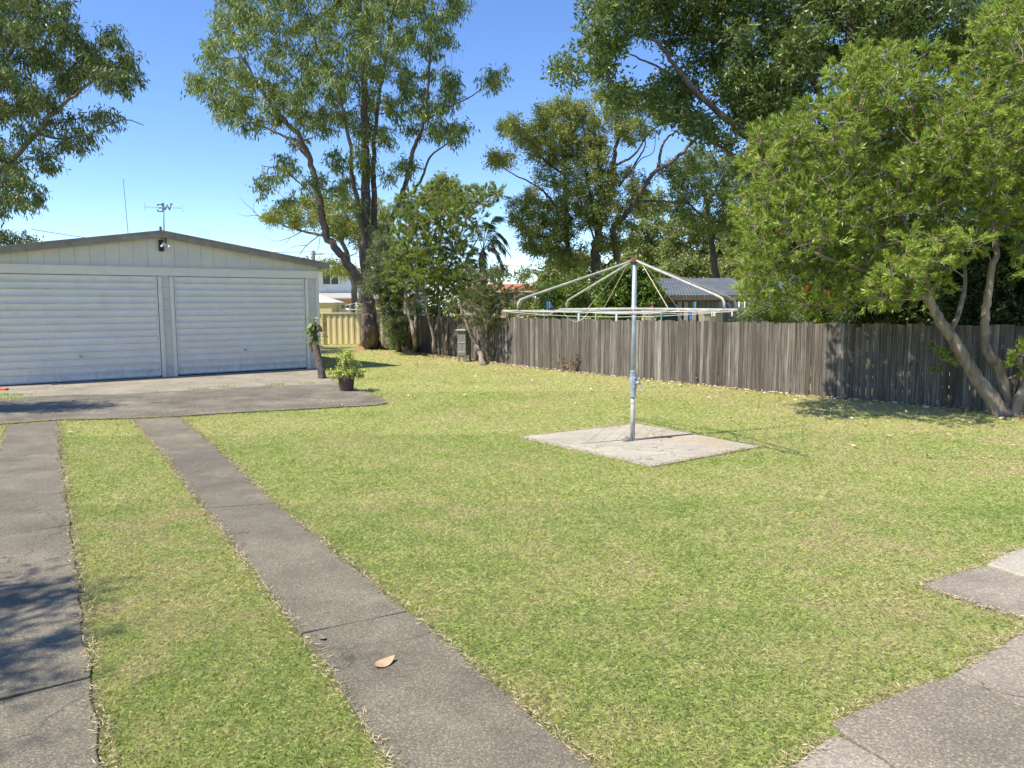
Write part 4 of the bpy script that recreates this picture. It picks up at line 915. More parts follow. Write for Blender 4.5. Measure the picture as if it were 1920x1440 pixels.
# right bottlebrush
bb = G(1882, 781)
bbr, bcen = tree('bottlebrush_tree', 'large bright green bottlebrush leaning over the fence with red flower spikes', 'tree', bb,
     [([(1872, 781, 0), (1848, 730, 0), (1818, 690, 0), (1790, 640, 0), (1762, 600, .05), (1735, 555, .1), (1700, 500, .2), (1650, 430, .3), (1600, 340, .3), (1560, 260, .3)], .125, .025),
      ([(1893, 781, .1), (1884, 740, .1), (1876, 700, .1), (1850, 655, .05), (1846, 615, 0), (1852, 560, 0), (1860, 500, 0), (1868, 470, 0), (1850, 380, .1), (1800, 280, .1), (1760, 180, .1)], .095, .025),
      ([(1898, 783, -.1), (1915, 740, -.15), (1935, 690, -.2), (1960, 600, -.2), (1970, 480, -.2), (1950, 330, -.1), (1900, 180, 0)], .085, .025),
      ([(1738, 560, .1), (1700, 545, .0), (1660, 520, -.1), (1600, 500, -.2), (1520, 470, -.2), (1450, 420, -.1)], .05, .015),
      ([(1748, 570, .1), (1735, 520, -.1), (1720, 470, -.2), (1690, 400, -.2), (1680, 300, -.1)], .05, .02), ([(1730, 545, .1), (1690, 515, -.2), (1650, 500, -.3), (1620, 490, -.3)], .04, .012),
      ([(1650, 430, .3), (1560, 400, .3), (1480, 340, .3), (1420, 290, .3)], .06, .018), ([(1780, 625, 0), (1800, 580, .2), (1810, 520, .4), (1800, 450, .5)], .05, .02)],
     [([(1372, 430), (1392, 330), (1376, 262), (1430, 228), (1478, 222), (1500, 185), (1545, 175), (1530, 130), (1600, 92), (1660, 82), (1700, 100), (1745, 75), (1790, 105), (1820, 60), (1850, 0), (1960, -90), (2080, -60), (2080, 440), (1960, 440), (1860, 440), (1790, 420), (1740, 450), (1690, 480), (1640, 540), (1600, 590), (1560, 600), (1500, 590), (1420, 590), (1376, 565), (1372, 510)], .35, 1.0),
      ([(1620, 480), (1700, 440), (1765, 440), (1745, 530), (1690, 560), (1640, 600), (1600, 600)], .5, .6), ([(1600, 430), (1790, 415), (1800, 500), (1765, 560), (1715, 575), (1660, 590), (1600, 575)], -.45, .9),
      ([(1880, 440), (1990, 430), (1990, 530), (1930, 540), (1890, 500)], -.2, .8),
      ([(1775, 440), (1830, 430), (1870, 480), (1840, 490), (1790, 470)], -.5, 1.5), ([(1895, 655), (1930, 645), (1960, 700), (1940, 750), (1905, 740)], -.3, 2.2),
      ([(1738, 655), (1765, 645), (1790, 690), (1775, 712), (1745, 690)], -.1, 2.5)],
     bb.y+.05, 1.5, .27, .28, 7, 44, .085, .0135, 'tuft', 'lf_bottle', 'bark_tan', twig_r=.0045, maxc=1700, jitter=.35, gap=-.14)
fl_px = [(1591, 184, 0), (1646, 180, 1), (1720, 241, 0), (1485, 256, 0), (1592, 280, 1), (1680, 302, 1), (1900, 270, 0), (1885, 245, 1), (1880, 392, 0), (1617, 380, 0), (1594, 382, 1), (1459, 430, 1), (1553, 550, 0), (1512, 540, 0), (1640, 538, 0), (1720, 310, 1), (1572, 545, 1), (1425, 350, 1)]
for k, (x, y, old) in enumerate(fl_px):
    p = at(x, y, 11.15)-bb; n_ = 90; u = rng.uniform(-.04, .04, n_); d = rng.normal(0, 1, (n_, 3)); d[:, 2] *= .35
    axv = unit(np.array([random.uniform(-.4, .4), random.uniform(-.4, .4), random.choice((1, .5))])); P = np.array(tuple(p))+u[:, None]*axv
    leaves('flower_spike', P, d, .028, .005, M['flower_old' if old else 'flower'], bbr)

# shrubs beyond the fence
SH = [('broadleaf_shrub', 'glossy broad-leaved shrub behind the fence at the clothesline pole', (4.3, 24.5), 24.5, [(1118, 560), (1120, 520), (1150, 495), (1200, 492), (1235, 515), (1245, 560), (1240, 600), (1120, 600)], 'lf_broad', .13, .07, 1.0),
      ('broadleaf_shrub', 'yellow-green leafy shrub under the two left struts behind the fence', (1.6, 27), 27, [(1005, 560), (1030, 535), (1060, 520), (1065, 500), (1100, 500), (1110, 560), (1112, 598), (1010, 600)], 'lf_broad', .13, .05, 1.0),
      ('hedge_shrub', 'low dark hedge behind the fence left of the clothesline', (-.2, 29), 29, [(940, 575), (990, 560), (1040, 560), (1060, 595), (940, 598)], 'lf_olive', .12, .05, .9),
      ('feathery_shrub', 'pale blue-green feathery shrub topping the fence right of the clothesline', (5.7, 16.8), 16.8, [(1368, 600), (1385, 572), (1425, 552), (1470, 556), (1505, 580), (1512, 606)], 'lf_fern', .07, .018, .55),
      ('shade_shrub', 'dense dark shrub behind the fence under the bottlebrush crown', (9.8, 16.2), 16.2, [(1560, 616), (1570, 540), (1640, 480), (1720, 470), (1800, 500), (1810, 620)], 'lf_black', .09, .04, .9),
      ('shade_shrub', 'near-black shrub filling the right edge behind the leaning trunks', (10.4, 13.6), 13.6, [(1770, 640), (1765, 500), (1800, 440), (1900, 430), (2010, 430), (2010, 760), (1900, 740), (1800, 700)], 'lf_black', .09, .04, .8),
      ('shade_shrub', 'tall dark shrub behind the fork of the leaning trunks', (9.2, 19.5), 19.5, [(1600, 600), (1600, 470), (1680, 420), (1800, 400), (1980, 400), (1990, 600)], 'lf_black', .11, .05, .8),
      ('shade_shrub', 'dark leafy shrub above the fence left of the leaning trunks', (7.6, 18.2), 18.2, [(1490, 600), (1500, 520), (1560, 500), (1610, 520), (1600, 612)], 'lf_dark', .10, .05, .7),
      ('garden_shrub', 'green shrub seen between the thin bottlebrush trunks over the fence', (-3.0, 32), 32, [(760, 590), (770, 565), (850, 560), (880, 585), (880, 600), (760, 600)], 'lf_broad', .12, .05, .7)]
for nm, lab, (bx, by), Ys, poly, lf, L_, W_, T_ in SH:
    cx = sum(p[0] for p in poly)/len(poly); cy = sum(p[1] for p in poly)/len(poly)
    tree(nm, lab, 'shrub', (bx, by, 0), [([(cx, 660, 0), (cx, 620, 0), (cx, cy, 0)], .05, .015)], [([tuple(p) for p in poly], 0, 1.2)], Ys, T_, Ys*.0145, Ys*.0155, 10, 30 if nm != 'feathery_shrub' else 60, L_, W_, 'fine' if nm == 'feathery_shrub' else 'rand', lf, 'bark_dark')
# two garden trees left of the frame that throw the dappled shade
def shade_tree(loc, lab, cen0, rad, nclump):
    loc = Vector(loc); root = empty('garden_tree', loc, lab, 'tree'); mb = MB(); c0 = Vector(cen0)-loc
    tr_ = smoothpath([Vector((0, 0, 0)), Vector((c0.x*.3, c0.y*.3, c0.z*.5)), c0], 5); mb.tube(tr_, [.12-.07*i/(len(tr_)-1) for i in range(len(tr_))], 10)
    LP = []; LD = []
    for k in range(nclump):
        v = Vector([random.gauss(0, 1) for _ in range(3)]).normalized()*random.uniform(.35, 1); c = c0+Vector((v.x*rad[0], v.y*rad[1], v.z*rad[2]))
        mb.tube([tr_[-2], (tr_[-1]+c)/2+Vector((0, 0, .05)), c], [.03, .018, .006], 5, False)
        for q in range(8):
            vv = np.array([random.gauss(0, .2) for _ in range(3)]); vv[0] += .12; m_ = 13
            LP.append(np.array(tuple(c))+vv*rng.uniform(.4, 1.3, (m_, 1))+rng.normal(0, .04, (m_, 3))); LD.append(rng.normal(0, .6, (m_, 3))+np.array([0, 0, -.6]))
    mb.build('trunk', M['bark_grey'], root, True); leaves('crown', np.concatenate(LP), np.concatenate(LD), .12, .034, M['lf_euc'], root)
shade_tree((-8.6, 1.2, 0), 'garden tree left of the near driveway strip, outside the picture', (-6.25, 1.8, 4.7), (1.25, 1.25, .8), 58)
shade_tree((-14.2, 11.2, 0), 'garden tree left of the garage apron, outside the picture', (-10.75, 11.6, 4.3), (1.5, .8, .8), 64)

# ---------------------------------------------------------------- buildings beyond
def house_box(mb, x0, x1, y0, y1, z0, z1): return mb.box(((x0+x1)/2, (y0+y1)/2, (z0+z1)/2), (x1-x0, y1-y0, z1-z0))
YH = 52.0
def hX(px, Y=YH): return at(px, 560, Y).x
def hZ(py, Y=YH, px=640): return at(px, py, Y).z
wh = empty('house', (hX(640), YH, 0), 'white rendered two-storey house between the garage and the big trunk', 'house'); ox = hX(640)
zt = hZ(509); wallx0, wallx1 = hX(570)-ox-3, hX(775)-ox
house_box(MB(), wallx0, wallx1, 0, 9, 0, zt).build('wall', M['render'], wh)
rf = MB(); rf.box(((wallx0+wallx1)/2, 4.4, zt+.09), (wallx1-wallx0+1.0, 10.2, .16)); rf.build('roof', M['barge'], wh)
def window(root, x0, x1, z0, z1, y=-.02, panes=2):
    f = MB(); f.box(((x0+x1)/2, y, z1+.03), (x1-x0+.12, .08, .06)); f.box(((x0+x1)/2, y, z0-.03), (x1-x0+.12, .10, .06)); f.box((x0-.03, y, (z0+z1)/2), (.06, .08, z1-z0)); f.box((x1+.03, y, (z0+z1)/2), (.06, .08, z1-z0))
    for k in range(1, panes): f.box((x0+(x1-x0)*k/panes, y, (z0+z1)/2), (.06, .07, z1-z0))
    o = f.build('window', M['wframe'], root); MB().box(((x0+x1)/2, y+.005, (z0+z1)/2), (x1-x0, .02, z1-z0)).build('pane', M['glass'], o); return o
window(wh, hX(607)-ox, hX(635.5)-ox, hZ(533), hZ(511.5))
MB().box((hX(616)-ox, -.03, hZ(545)), (.12, .06, .12)).box((hX(612.5)-ox, -.03, (hZ(540)+hZ(558))/2), (.05, .05, hZ(540)-hZ(558))).box(((hX(601)+hX(612.5))/2-ox, -.03, hZ(538)), (hX(612.5)-hX(601), .05, .06)).build('downpipe', M['render'], wh)
MB().box((hX(663.5)-ox, -.03, hZ(552)), (.12, .06, .07)).build('vent', M['dark'], wh)
# lean-to patio
zr = hZ(558.5); lr = MB(); lx0, lx1 = hX(600)-ox, hX(775)-ox
lr.add([(lx0, -.02, zr+.35), (lx1, -.02, zr+.35), (lx1, -3, zr-.02), (lx0, -3, zr-.02), (lx0, -.02, zr+.27), (lx1, -.02, zr+.27), (lx1, -3, zr-.10), (lx0, -3, zr-.10)], [(0, 3, 2, 1), (4, 5, 6, 7), (3, 7, 6, 2), (0, 4, 7, 3), (1, 2, 6, 5)])
lr.build('patio_roof', M['galv_white'], wh)
MB().box(((lx0+lx1)/2, -3.04, zr-.20), (lx1-lx0, .06, .18)).build('fascia', M['brown'], wh)
MB().box(((lx0+lx1)/2, -.06, (zr+.0)/2), (lx1-lx0, .06, zr)).build('lower_wall', M['cream'], wh)
window(wh, hX(626)-ox, hX(636)-ox, hZ(583), hZ(574), -.12, 1); window(wh, hX(640)-ox, hX(664)-ox, hZ(583), hZ(571), -.12, 3)
for x in (lx0+.2, (lx0+lx1)/2+1, lx1-.2): MB().box((x, -2.9, (zr-.1)/2), (.1, .1, zr-.1)).build('patio_post', M['wframe'], wh)
# small cream shed
YS = 40.0; sx0, sx1 = hX(575, YS), hX(621, YS); so_ = empty('garden_shed', ((sx0+sx1)/2, YS, 0), 'small cream shed with white roof just beyond the cream fence', 'shed')
hw = (sx1-sx0)/2; zs = hZ(567, YS); house_box(MB(), -hw, hw, 0, 2, 0, zs).build('wall', M['cream'], so_)
MB().add([(-hw-.1, -.1, zs+.005), (hw+.25, -.1, zs+.005), (hw+.25, 2.1, zs+.005), (-hw-.1, 2.1, zs+.005), (-hw-.1, -.1, zs+.1), (-.2, 1.0, zs+.42), (-hw-.1, 1.0, zs+.42)], [(0, 1, 2, 3), (0, 1, 5, 6), (1, 2, 5), (2, 3, 6, 5), (0, 6, 3)]).build('roof', M['white'], so_)
# neighbour's clothesline
YC = 42.0; nc = at(668, 580, YC); n0 = empty('rotary_clothesline', (nc.x, YC, 0), "neighbour's small white clothesline seen above the cream fence", 'clothesline')
MB().tube([(0, 0, 0), (0, 0, nc.z+.4)], .03, 8).build('pole', M['white'], n0)
for v in ((1, .3), (-1, -.3), (.3, -1), (-.3, 1)): MB().tube([(0, 0, nc.z-.02), (v[0]*1.3, v[1]*1.3, nc.z)], .03, 6).tube([(0, 0, nc.z+.35), (v[0]*1.2, v[1]*1.2, nc.z+.02)], .02, 6).build('arm', M['white'], n0)
mb = MB()
for tt in (1.3, 1.0, .7):
    q = [Vector((v[0]*tt, v[1]*tt, nc.z)) for v in ((1, .3), (-.3, 1), (-1, -.3), (.3, -1))]
    for k in range(4): mb.tube([q[k], q[(k+1) % 4]], .012, 4)
mb.build('clothes_line', M['white'], n0)
for px, mt, lb in ((640, 'white', 'pale garment hanging at the left of the far clothesline'), (648, 'white', 'white cloth hanging beside the pale garment on the far clothesline')):
    p = at(px, 582, YC-.6); g_ = MB(); n = 8
    for i in range(n+1):
        for j in range(5): g_.v.append((-.22+.44*i/n, .03*sin(i*1.7+j), -.32*j/4*(1+.06*sin(i))))
    g_.f += [(i*5+j, i*5+j+1, (i+1)*5+j+1, (i+1)*5+j) for i in range(n) for j in range(4)]
    o = g_.build('hanging_cloth', M[mt], None, True); o.location = p+Vector((0, 0, .12)); sm = o.modifiers.new('solid', 'SOLIDIFY'); sm.thickness = .01; tag(o, lb, 'cloth', 'clothes on the far clothesline')
# tiled roof house
YT = 62.0; tx0, tx1 = hX(850, YT), hX(1012, YT); th_ = empty('house', ((tx0+tx1)/2, YT, 0), 'single-storey house with orange tiled hip and gable roof', 'house'); hw = (tx1-tx0)/2
ze = at(950, 546, YT).z; zr_ = at(950, 532, YT+3).z
house_box(MB(), -hw+.5, hw-.5, .4, 8, 0, ze-.05).build('wall', M['brick'], th_)
gx = hX(988, YT)-(tx0+tx1)/2
MB().add([(-hw, 0, ze), (hw, 0, ze), (hw, 8, ze), (-hw, 8, ze), (-hw+.6, 3.6, zr_), (gx, 3.6, zr_)], [(0, 1, 5, 4), (1, 2, 5), (2, 3, 4, 5), (3, 0, 4), (3, 2, 1, 0)]).build('roof', M['tiles'], th_)
MB().add([(gx-1.15, -.1, ze+.02), (gx+1.0, -.1, ze+.02), (gx-.05, -.1, ze+.44), (gx-1.15, -.02, ze+.02), (gx+1.0, -.02, ze+.02), (gx-.05, -.02, ze+.44)], [(0, 1, 2), (5, 4, 3), (0, 2, 5, 3), (1, 4, 5, 2)]).build('gable', M['tiles'], th_)
gc = MB(); gc.bar((gx-1.3, -.2, ze), (gx-.05, -.2, ze+.56), .12, .06, (0, 1, 0)); gc.bar((gx+1.15, -.2, ze), (gx-.05, -.2, ze+.56), .12, .06, (0, 1, 0)); gc.build('gable_trim', M['brown'], th_)
MB().box((0, -.06, ze-.04), (2*hw, .12, .09)).build('gutter', M['white'], th_)
MB().box((0, .3, ze-.38), (2*hw-1, .15, .55)).build('eave_shade_panel', M['darkgreen'], th_)  # dark board standing in for the shade under the eave
# grey timber shed
YG = 25.5; gx0, gx1 = hX(1236, YG), hX(1500, YG); sh = empty('timber_shed', ((gx0+gx1)/2, YG, 0), 'weathered timber shed with blue-grey metal roof behind the fence', 'shed'); hw = (gx1-gx0)/2
zf = at(1320, 554, YG).z; ztop = at(1320, 522, YG+2.6).z
wb2 = MB(); x = -hw+.15
while x < hw-.15:
    ww = .14; wb2.box((x+ww/2, .02*random.random(), (zf-.02)/2), (ww-.012, .03, zf-.02)); x += ww
house_box(wb2, -hw+.16, hw-.16, .06, 3.6, 0, zf-.03); wb2.build('wall', M['shedwall'], sh)
mb = MB(); n = 90; vs = []
for i in range(n+1):
    x = -hw+2*hw*i/n; x2 = -hw+.45+(2*hw-.45)*i/n; dz = .016*(i % 2); vs += [(x, -.2, zf+dz), (x2, 2.6, ztop+dz), (x2, 4.9, zf+dz)]
mb.add(vs, [(3*i+j, 3*i+3+j, 3*i+4+j, 3*i+1+j) for i in range(n) for j in (0, 1)]); mb.add([(-hw, -.2, zf), (-hw+.45, 2.6, ztop), (-hw, 4.9, zf)], [(0, 1, 2)]); mb.build('roof', M['shedroof'], sh)
MB().box((0, -.22, zf-.08), (2*hw, .03, .15)).build('fascia', M['paling'], sh)
MB().box((hX(1256, YG)-(gx0+gx1)/2, -.06, .85), (.9, .04, 1.7)).build('shed_door', M['darkgreen'], sh)
for px in (1273, 1285, 1300, 1350): MB().box((hX(px, YG)-(gx0+gx1)/2, -.12, (zf-.2)/2), (.13, .05, zf-.2)).build('batten', M['board'], sh)
bw = empty('wheelie_bin', (hX(1333, YG-1), YG-1, 0), 'beige wheeled bin standing between shed and fence', 'bin')
MB().add([(-.24, -.25, .08), (.24, -.25, .08), (.24, .25, .08), (-.24, .25, .08), (-.31, -.33, 1.40), (.31, -.33, 1.40), (.31, .33, 1.40), (-.31, .33, 1.40)], [(3, 2, 1, 0), (0, 1, 5, 4), (1, 2, 6, 5), (2, 3, 7, 6), (3, 0, 4, 7), (4, 5, 6, 7)]).build('body', M['binmat'], bw, bevel=.02)
MB().box((0, 0, 1.43), (.66, .72, .05)).build('lid', M['binmat'], bw, bevel=.02)
for s in (-.26, .26): MB().tube([(s-.03, .25, .1), (s+.03, .25, .1)], .1, 16).build('wheel', M['dark'], bw)
# pinkish house seen through the leaves at right
YP = 27.0; bx0, bx1 = hX(1500, YP), hX(2000, YP); ph = empty('house', ((bx0+bx1)/2, YP, 0), 'pale pink brick house glimpsed through leaves above the right fence', 'house'); hw = (bx1-bx0)/2
house_box(MB(), -hw, hw, 0, 7, 0, 2.2).build('wall', M['brick'], ph); MB().add([(-hw-.4, -.5, 2.2), (hw+.4, -.5, 2.2), (hw+.4, 7.5, 2.2), (-hw-.4, 7.5, 2.2), (-hw+2, 3.5, 3.0), (hw-2, 3.5, 3.0)], [(0, 1, 5, 4), (1, 2, 5), (2, 3, 4, 5), (3, 0, 4), (3, 2, 1, 0)]).build('roof', M['shedroof'], ph)
window(ph, -2, -.5, 1, 2.1)
window(ph, 1.5, 3, 1, 2.1)
# power pole and wires
YPp = 75.0; pp_ = at(587.5, 470, YPp); po = empty('power_pole', (pp_.x, YPp, 0), 'timber power pole rising behind the right garage eave', 'power pole')
MB().tube([(0, 0, 0), (0, 0, pp_.z)], [.2, .15], 10).build('pole', M['polewood'], po); MB().box((.3, 0, pp_.z-.35), (1.2, .09, .09)).build('crossarm', M['polewood'], po)
for dx in (-.2, .1, .5, .8): MB().lathe((dx, 0, pp_.z-.28), [(0, .14), (.05, .13), (.06, .06), (.04, 0)], 8).build('insulator', M['white'], po)
for k, (pa, pb_, Ya, Yb, lab) in enumerate((((587, 472), (60, 430), YPp, 60, 'thin overhead wire running left over the garage roof'), ((590, 474), (1300, 500), YPp, 95, 'thin overhead wire crossing the sky above the tiled roof'))):
    a = at(*pa, Ya); b_ = at(*pb_, Yb); tag(MB().tube(sagline(a, b_, .6, 16), .022, 5).build('power_line', M['cable']), lab, 'wire', 'overhead wires')

# ---------------------------------------------------------------- things along the fence
# grey timber box
bx = G(871, 678); hv = empty('timber_box', bx, 'tall grey timber box with a dark opening standing by the fence', 'box', None, -.35)
hh = hz(871, 619, bx); ww = 17/F*bx.y
MB().box((0, 0, hh*.60), (ww, .42, hh*.8-.02)).build('cabinet', M['box'], hv, bevel=.01); MB().box((0, -.02, hh+.01), (ww+.06, .5, .04)).build('lid', M['board'], hv, bevel=.005)
MB().box((0, -.215, hh*.32), (ww*.95, .012, .03)).box((0, -.215, hh*.62), (ww*.95, .012, .03)).build('batten', M['board'], hv)
for sx_ in (-1, 1):
    for sy_ in (-1, 1): MB().box((sx_*(ww/2-.03), sy_*.18, hh*.1), (.05, .05, hh*.2)).build('leg', M['box'], hv)
# leaning pipe and board
q0 = G(932, 679); q1 = at(912, 618, q0.y+.35); pi_ = tag(MB().tube([(0, 0, .02), tuple((q1-q0)*.45+Vector((.02, 0, 0))), tuple(q1-q0)], [.055, .05, .045], 12).build('leaning_pipe', M['pipe'], None, True), 'pale grey pipe leaning in the shrub against the fence', 'pipe'); pi_.location = q0
q2 = G(922, 674); bo = tag(MB().box((0, 0, .27), (.18, .025, .54), Matrix.Rotation(-.12, 3, 'X')).build('leaning_board', M['board'], None, bevel=.004), 'small flat board leaning on the fence behind the pale pipe', 'board'); bo.location = q2+Vector((0, .12, 0)); bo.rotation_euler = (0, 0, -.4)
# dead weeds at the fence foot
def weed(px, py, lab, hgt, n, mt, spread=.16):
    p = G(px, py); r_ = empty('dead_weed' if mt == 'lf_dead' else 'weed', p, lab, 'weed'); mb = MB(); LP = []; LD = []
    for k in range(6):
        e = Vector((random.gauss(0, spread), random.gauss(0, .05), hgt*random.uniform(.5, 1))); mb.tube([(0, 0, 0), tuple(e*.5+Vector((0, 0, .03))), tuple(e)], [.005, .004, .002], 4, False)
        m_ = n//6; LP.append(np.array(tuple(e))*rng.uniform(.5, 1.05, (m_, 1))+rng.normal(0, .035, (m_, 3))); LD.append(rng.normal(0, 1, (m_, 3)))
    mb.build('stem', M['bark_tan'], r_); leaves('foliage', np.concatenate(LP), np.concatenate(LD), .085, .035, M[mt], r_)
weed(1078, 699, 'rust-brown dead weed on the fence foot, tallest of them', .55, 90, 'lf_dead', .14)
weed(1052, 697, 'small rust-brown dead weed left of the tallest one', .40, 40, 'lf_dead', .1)
weed(1180, 706, 'tiny reddish dead weed at the fence behind the pole', .30, 30, 'lf_dead', .1)
weed(1322, 722, 'dry reddish weed at the fence foot right of the pole', .22, 40, 'lf_dead', .12)

# potted jade
pp0 = G(650, 735); pot = empty('flower_pot', pp0, 'dark round plant pot standing at the apron corner', 'plant pot')
MB().lathe((0, 0, 0), [(0, .0), (.125, 0), (.13, .015), (.158, .27), (.172, .275), (.178, .345), (.162, .35), (.155, .30), (0, .295)], 28).build('pot_body', M['pot'], pot, True); MB().lathe((0, 0, 0), [(0, .302), (.154, .302)], 20).build('potting_soil', M['soil'], pot)
jd = empty('jade_plant', pp0+Vector((0, 0, .29)), 'bushy yellow-green succulent growing in the dark pot', 'plant'); mb = MB(); LP = []; LD = []
for k in range(84):
    # narrow spire plus wide skirt as in the photo
    if k < 48: e = Vector((random.gauss(.02, .13), random.gauss(0, .12), random.uniform(.10, .50)*1.0)); e.x *= (1.05-e.z*1.0)
    else: a = random.uniform(0, 2*pi); q = random.uniform(.14, .37); e = Vector((cos(a)*q+.01, sin(a)*q*.8, random.uniform(-.02, .16)))
    mb.tube([(0, 0, 0), tuple(Vector((e.x*.3, e.y*.3, e.z*.5+.05))), tuple(e)], [.012, .008, .004], 5, False)
    m_ = 18; LP.append(np.array(tuple(e))+rng.normal(0, .03, (m_, 3))); LD.append(rng.normal(0, 1, (m_, 3))+np.array([0, 0, .7]))
mb.build('stem', M['bark_tan'], jd, True); leaves('foliage', np.concatenate(LP), np.concatenate(LD), .040, .036, M['lf_jade'], jd)
# leaning log with staghorn fern
l0 = G(606, 712); l1 = at(588, 604, l0.y+.45)
lg = empty('leaning_log', l0, 'rough dark log leaning on the garage corner', 'log')
pts = [Vector((0, 0, 0)), (at(601, 690, l0.y+.05)-l0), (at(594, 660, l0.y+.18)-l0), (at(589, 630, l0.y+.3)-l0), (l1-l0)]
P = smoothpath(pts, 5); tb = rng.uniform(-1, 1, (len(P)+1, 14))
MB().tube(P, [.10-.04*i/(len(P)-1) for i in range(len(P))], 14, True, lambda i, k: 1+.16*float(tb[i, k])).build('stump', M['log'], lg, True)
stg = empty('staghorn_fern', l0+P[-4], 'ragged brown and green staghorn fern on the log top', 'fern'); LP = []; LD = []; mats = []
n = 60
frd = MB()
for k in range(40):
    a = random.uniform(0, 2*pi); ln = random.uniform(.14, .30); z0 = random.uniform(-.45, .22)
    d = Vector((cos(a), sin(a)*.7, random.uniform(-.3, .9))).normalized(); b0 = Vector((cos(a)*.05, sin(a)*.05, z0)); b0.x += -z0*.05
    e = b0+d*ln+Vector((0, 0, -.05)); m1 = b0.lerp(e, .5)+Vector((0, 0, .05)); s = d.cross(Vector((0, 0, 1))).normalized()
    w0, w1 = .02, .035
    frd.add([b0-s*w0, b0+s*w0, m1+s*w1, m1-s*w1, e+s*.045, e+s*.01-Vector((0, 0, .02)), e-s*.045], [(0, 1, 2, 3), (3, 2, 4, 5), (3, 5, 6)])
frd.build('fronds', M['lf_broad'], stg)
leaves('shield_leaves', np.column_stack([rng.normal(0, .05, 60), rng.normal(-.02, .05, 60), rng.uniform(-.45, .12, 60)]), rng.normal(0, 1, (60, 3))+np.array([0, 0, -.5]), .13, .09, M['lf_dead'], stg)

# ---------------------------------------------------------------- leaves on the ground
def leaf_mesh(name, L, W, curl):
    vs = []; n = 7
    for i in range(n+1):
        u = i/n; w_ = W*.5*max(0.02, sin(pi*u**.8))**.8; z = curl*(u-.5)**2*4
        vs += [(-w_, (u-.5)*L, z+curl*.5), (0, (u-.5)*L, z), (w_, (u-.5)*L, z+curl*.4)]
    fs = []
    for i in range(n): fs += [(3*i, 3*i+1, 3*i+4, 3*i+3), (3*i+1, 3*i+2, 3*i+5, 3*i+4)]
    me = bpy.data.meshes.new(name); me.from_pydata(vs, [], fs); me.materials.append(M['litter']); me.polygons.foreach_set('use_smooth', [True]*len(fs)); me.update(); return me
lm = [leaf_mesh('leaf_blade', .11, .045, .016), leaf_mesh('leaf_blade', .09, .055, .022), leaf_mesh('leaf_blade', .13, .035, .012)]
bigm = leaf_mesh('big_leaf', .115, .062, .010); m_ = simple('tan_leaf', (0.46, 0.31, 0.17), .7, .15, 30, bs=.2); bigm.materials[0] = m_
bl = bpy.data.objects.new('dry_leaf', bigm); C.objects.link(bl); bl.location = G(722, 1257)+Vector((0, 0, .036)); bl.rotation_euler = (.10, .12, -.75)
tag(bl, 'curled tan dry leaf lying alone on the near wheel strip', 'leaf')
dk = bpy.data.objects.new('dry_leaf', leaf_mesh('dark_leaf_blade', .07, .035, .006)); C.objects.link(dk); dk.data.materials[0] = M['barge']; dk.location = G(604, 1208)+Vector((0, 0, .034)); dk.rotation_euler = (0, 0, .6); tag(dk, 'small dark leaf on the wheel strip below the joint', 'leaf')
spots = [(1665, 822), (1740, 862), (1772, 817), (1603, 843), (775, 748), (764, 746), (1221, 757), (1420, 765), (955, 765), (987, 767), (1002, 731), (1028, 713), (997, 717), (1120, 717), (1123, 788), (735, 672), (765, 698), (740, 720), (760, 715), (850, 700), (733, 702), (700, 689), (1290, 726), (1250, 720), (1330, 730), (1700, 778), (1640, 780), (1790, 790), (1400, 742), (1460, 752), (1240, 713), (1560, 772), (900, 706), (960, 700), (1045, 725), (1180, 740), (1370, 790), (1290, 760), (1225, 726), (820, 738), (870, 745), (145, 812), (130, 815), (640, 765), (1505, 790), (1620, 800), (915, 790), (1080, 760), (1155, 752), (1310, 740)]
for k, (x, y) in enumerate(spots):
    o = bpy.data.objects.new('fallen_leaf', lm[k % 3]); C.objects.link(o); o.location = G(x, y)+Vector((0, 0, .038)); o.rotation_euler = (random.uniform(-.3, .3), random.uniform(-.3, .3), random.uniform(0, 6.28)); o.scale = [random.uniform(.75, 1.2)]*3
    tag(o, 'pale dry leaf fallen on the open lawn', 'leaf', 'pale leaves scattered on the lawn')
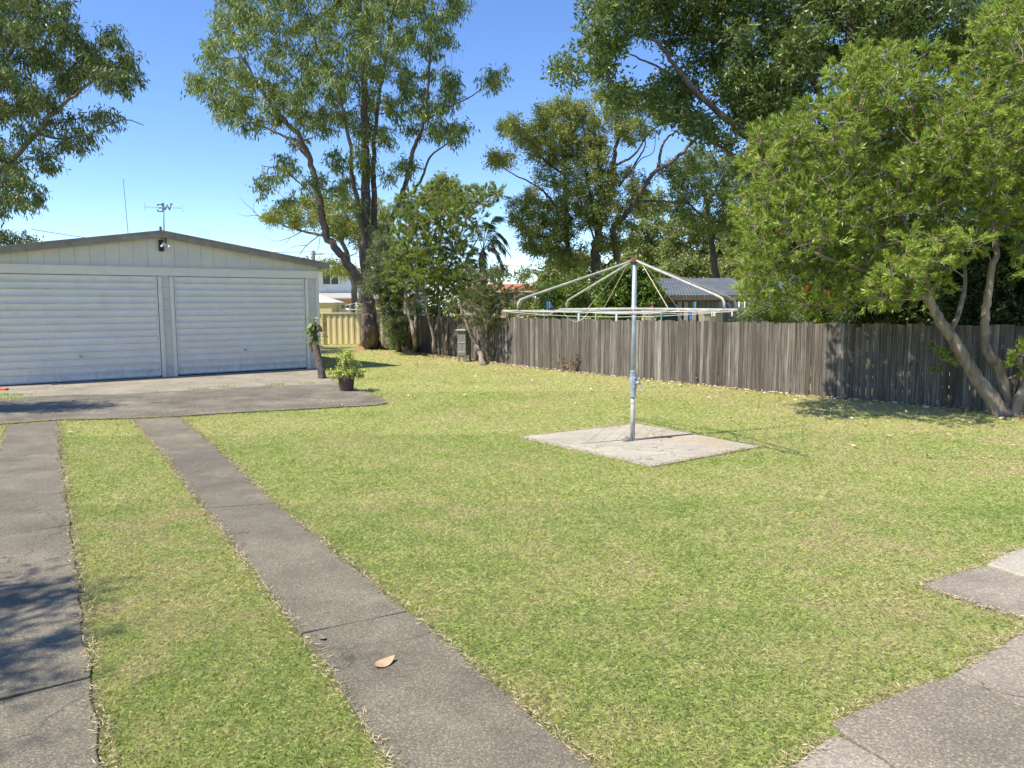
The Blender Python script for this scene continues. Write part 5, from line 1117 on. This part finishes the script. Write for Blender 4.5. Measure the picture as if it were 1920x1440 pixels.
# litter drift
Q = []
for i in range(1, len(fenceP)-1):
    a = np.array(fenceP[i][:2]); b_ = np.array(fenceP[i+1][:2]); d = b_-a; L_ = np.linalg.norm(d); d /= L_; nr_ = np.array([d[1], -d[0]]); nr_ = nr_ if nr_ @ (-a) > 0 else -nr_
    k = int(L_*75); Q.append(a+d*rng.uniform(0, L_, (k, 1))+nr_*(np.abs(rng.normal(0, .16, (k, 1)))+.03))
    k = int(L_*16); Q.append(a+d*rng.uniform(0, L_, (k, 1))+nr_*rng.exponential(1.5, (k, 1)))
Q.append(rng.normal(0, 1, (260, 2))*np.array([1.6, 2.0])+np.array([-2.2, 24.5])); Q.append(rng.normal(0, 1, (120, 2))*np.array([1.0, .8])+np.array([7.2, 11.2])); Q.append(rng.normal(0, 1, (60, 2))*np.array([.9, .9])+np.array([eb.x+.6, eb.y-.8]))
Q = np.concatenate(Q); Q = Q[lawn_mask(Q)]; n = len(Q)
leaves('leaf_litter', np.column_stack([Q, np.full(n, .025)+rng.uniform(0, .015, n)]), np.column_stack([rng.normal(size=n), rng.normal(size=n), rng.uniform(-.1, .15, n)]), .07, .03, M['litter'])
tag(bpy.data.objects['leaf_litter'], 'small tan and brown leaf litter drifted along the fence foot', 'leaf litter', None, 'stuff')
# weeds growing in the apron seam
tf = []
for (x, y, n, s) in ((365, 733, 60, .05), (425, 730, 90, .06), (520, 725, 70, .05), (580, 722, 60, .05), (296, 739, 30, .03), (555, 706, 20, .03), (6, 752, 200, .14), (10, 745, 200, .14)):
    c = G(x, y); tf.append(np.array([c.x, c.y])+rng.normal(0, 1, (n, 2))*np.array([s*1.8, s*.6]))
tf = np.concatenate(tf); n = len(tf); leaves('seam_weeds', np.column_stack([tf, np.full(n, .03)]), rng.normal(0, .5, (n, 3))+np.array([0, 0, 1.0]), .06, .012, M['grass'])
tag(bpy.data.objects['seam_weeds'], 'small green weeds sprouting from the apron seam', 'weeds', None, 'stuff')
bpy.data.objects['eave_shade_panel'].name = 'eave_shade_board'
bpy.data.objects['interior_shade'].name = 'interior_shade_sheet'
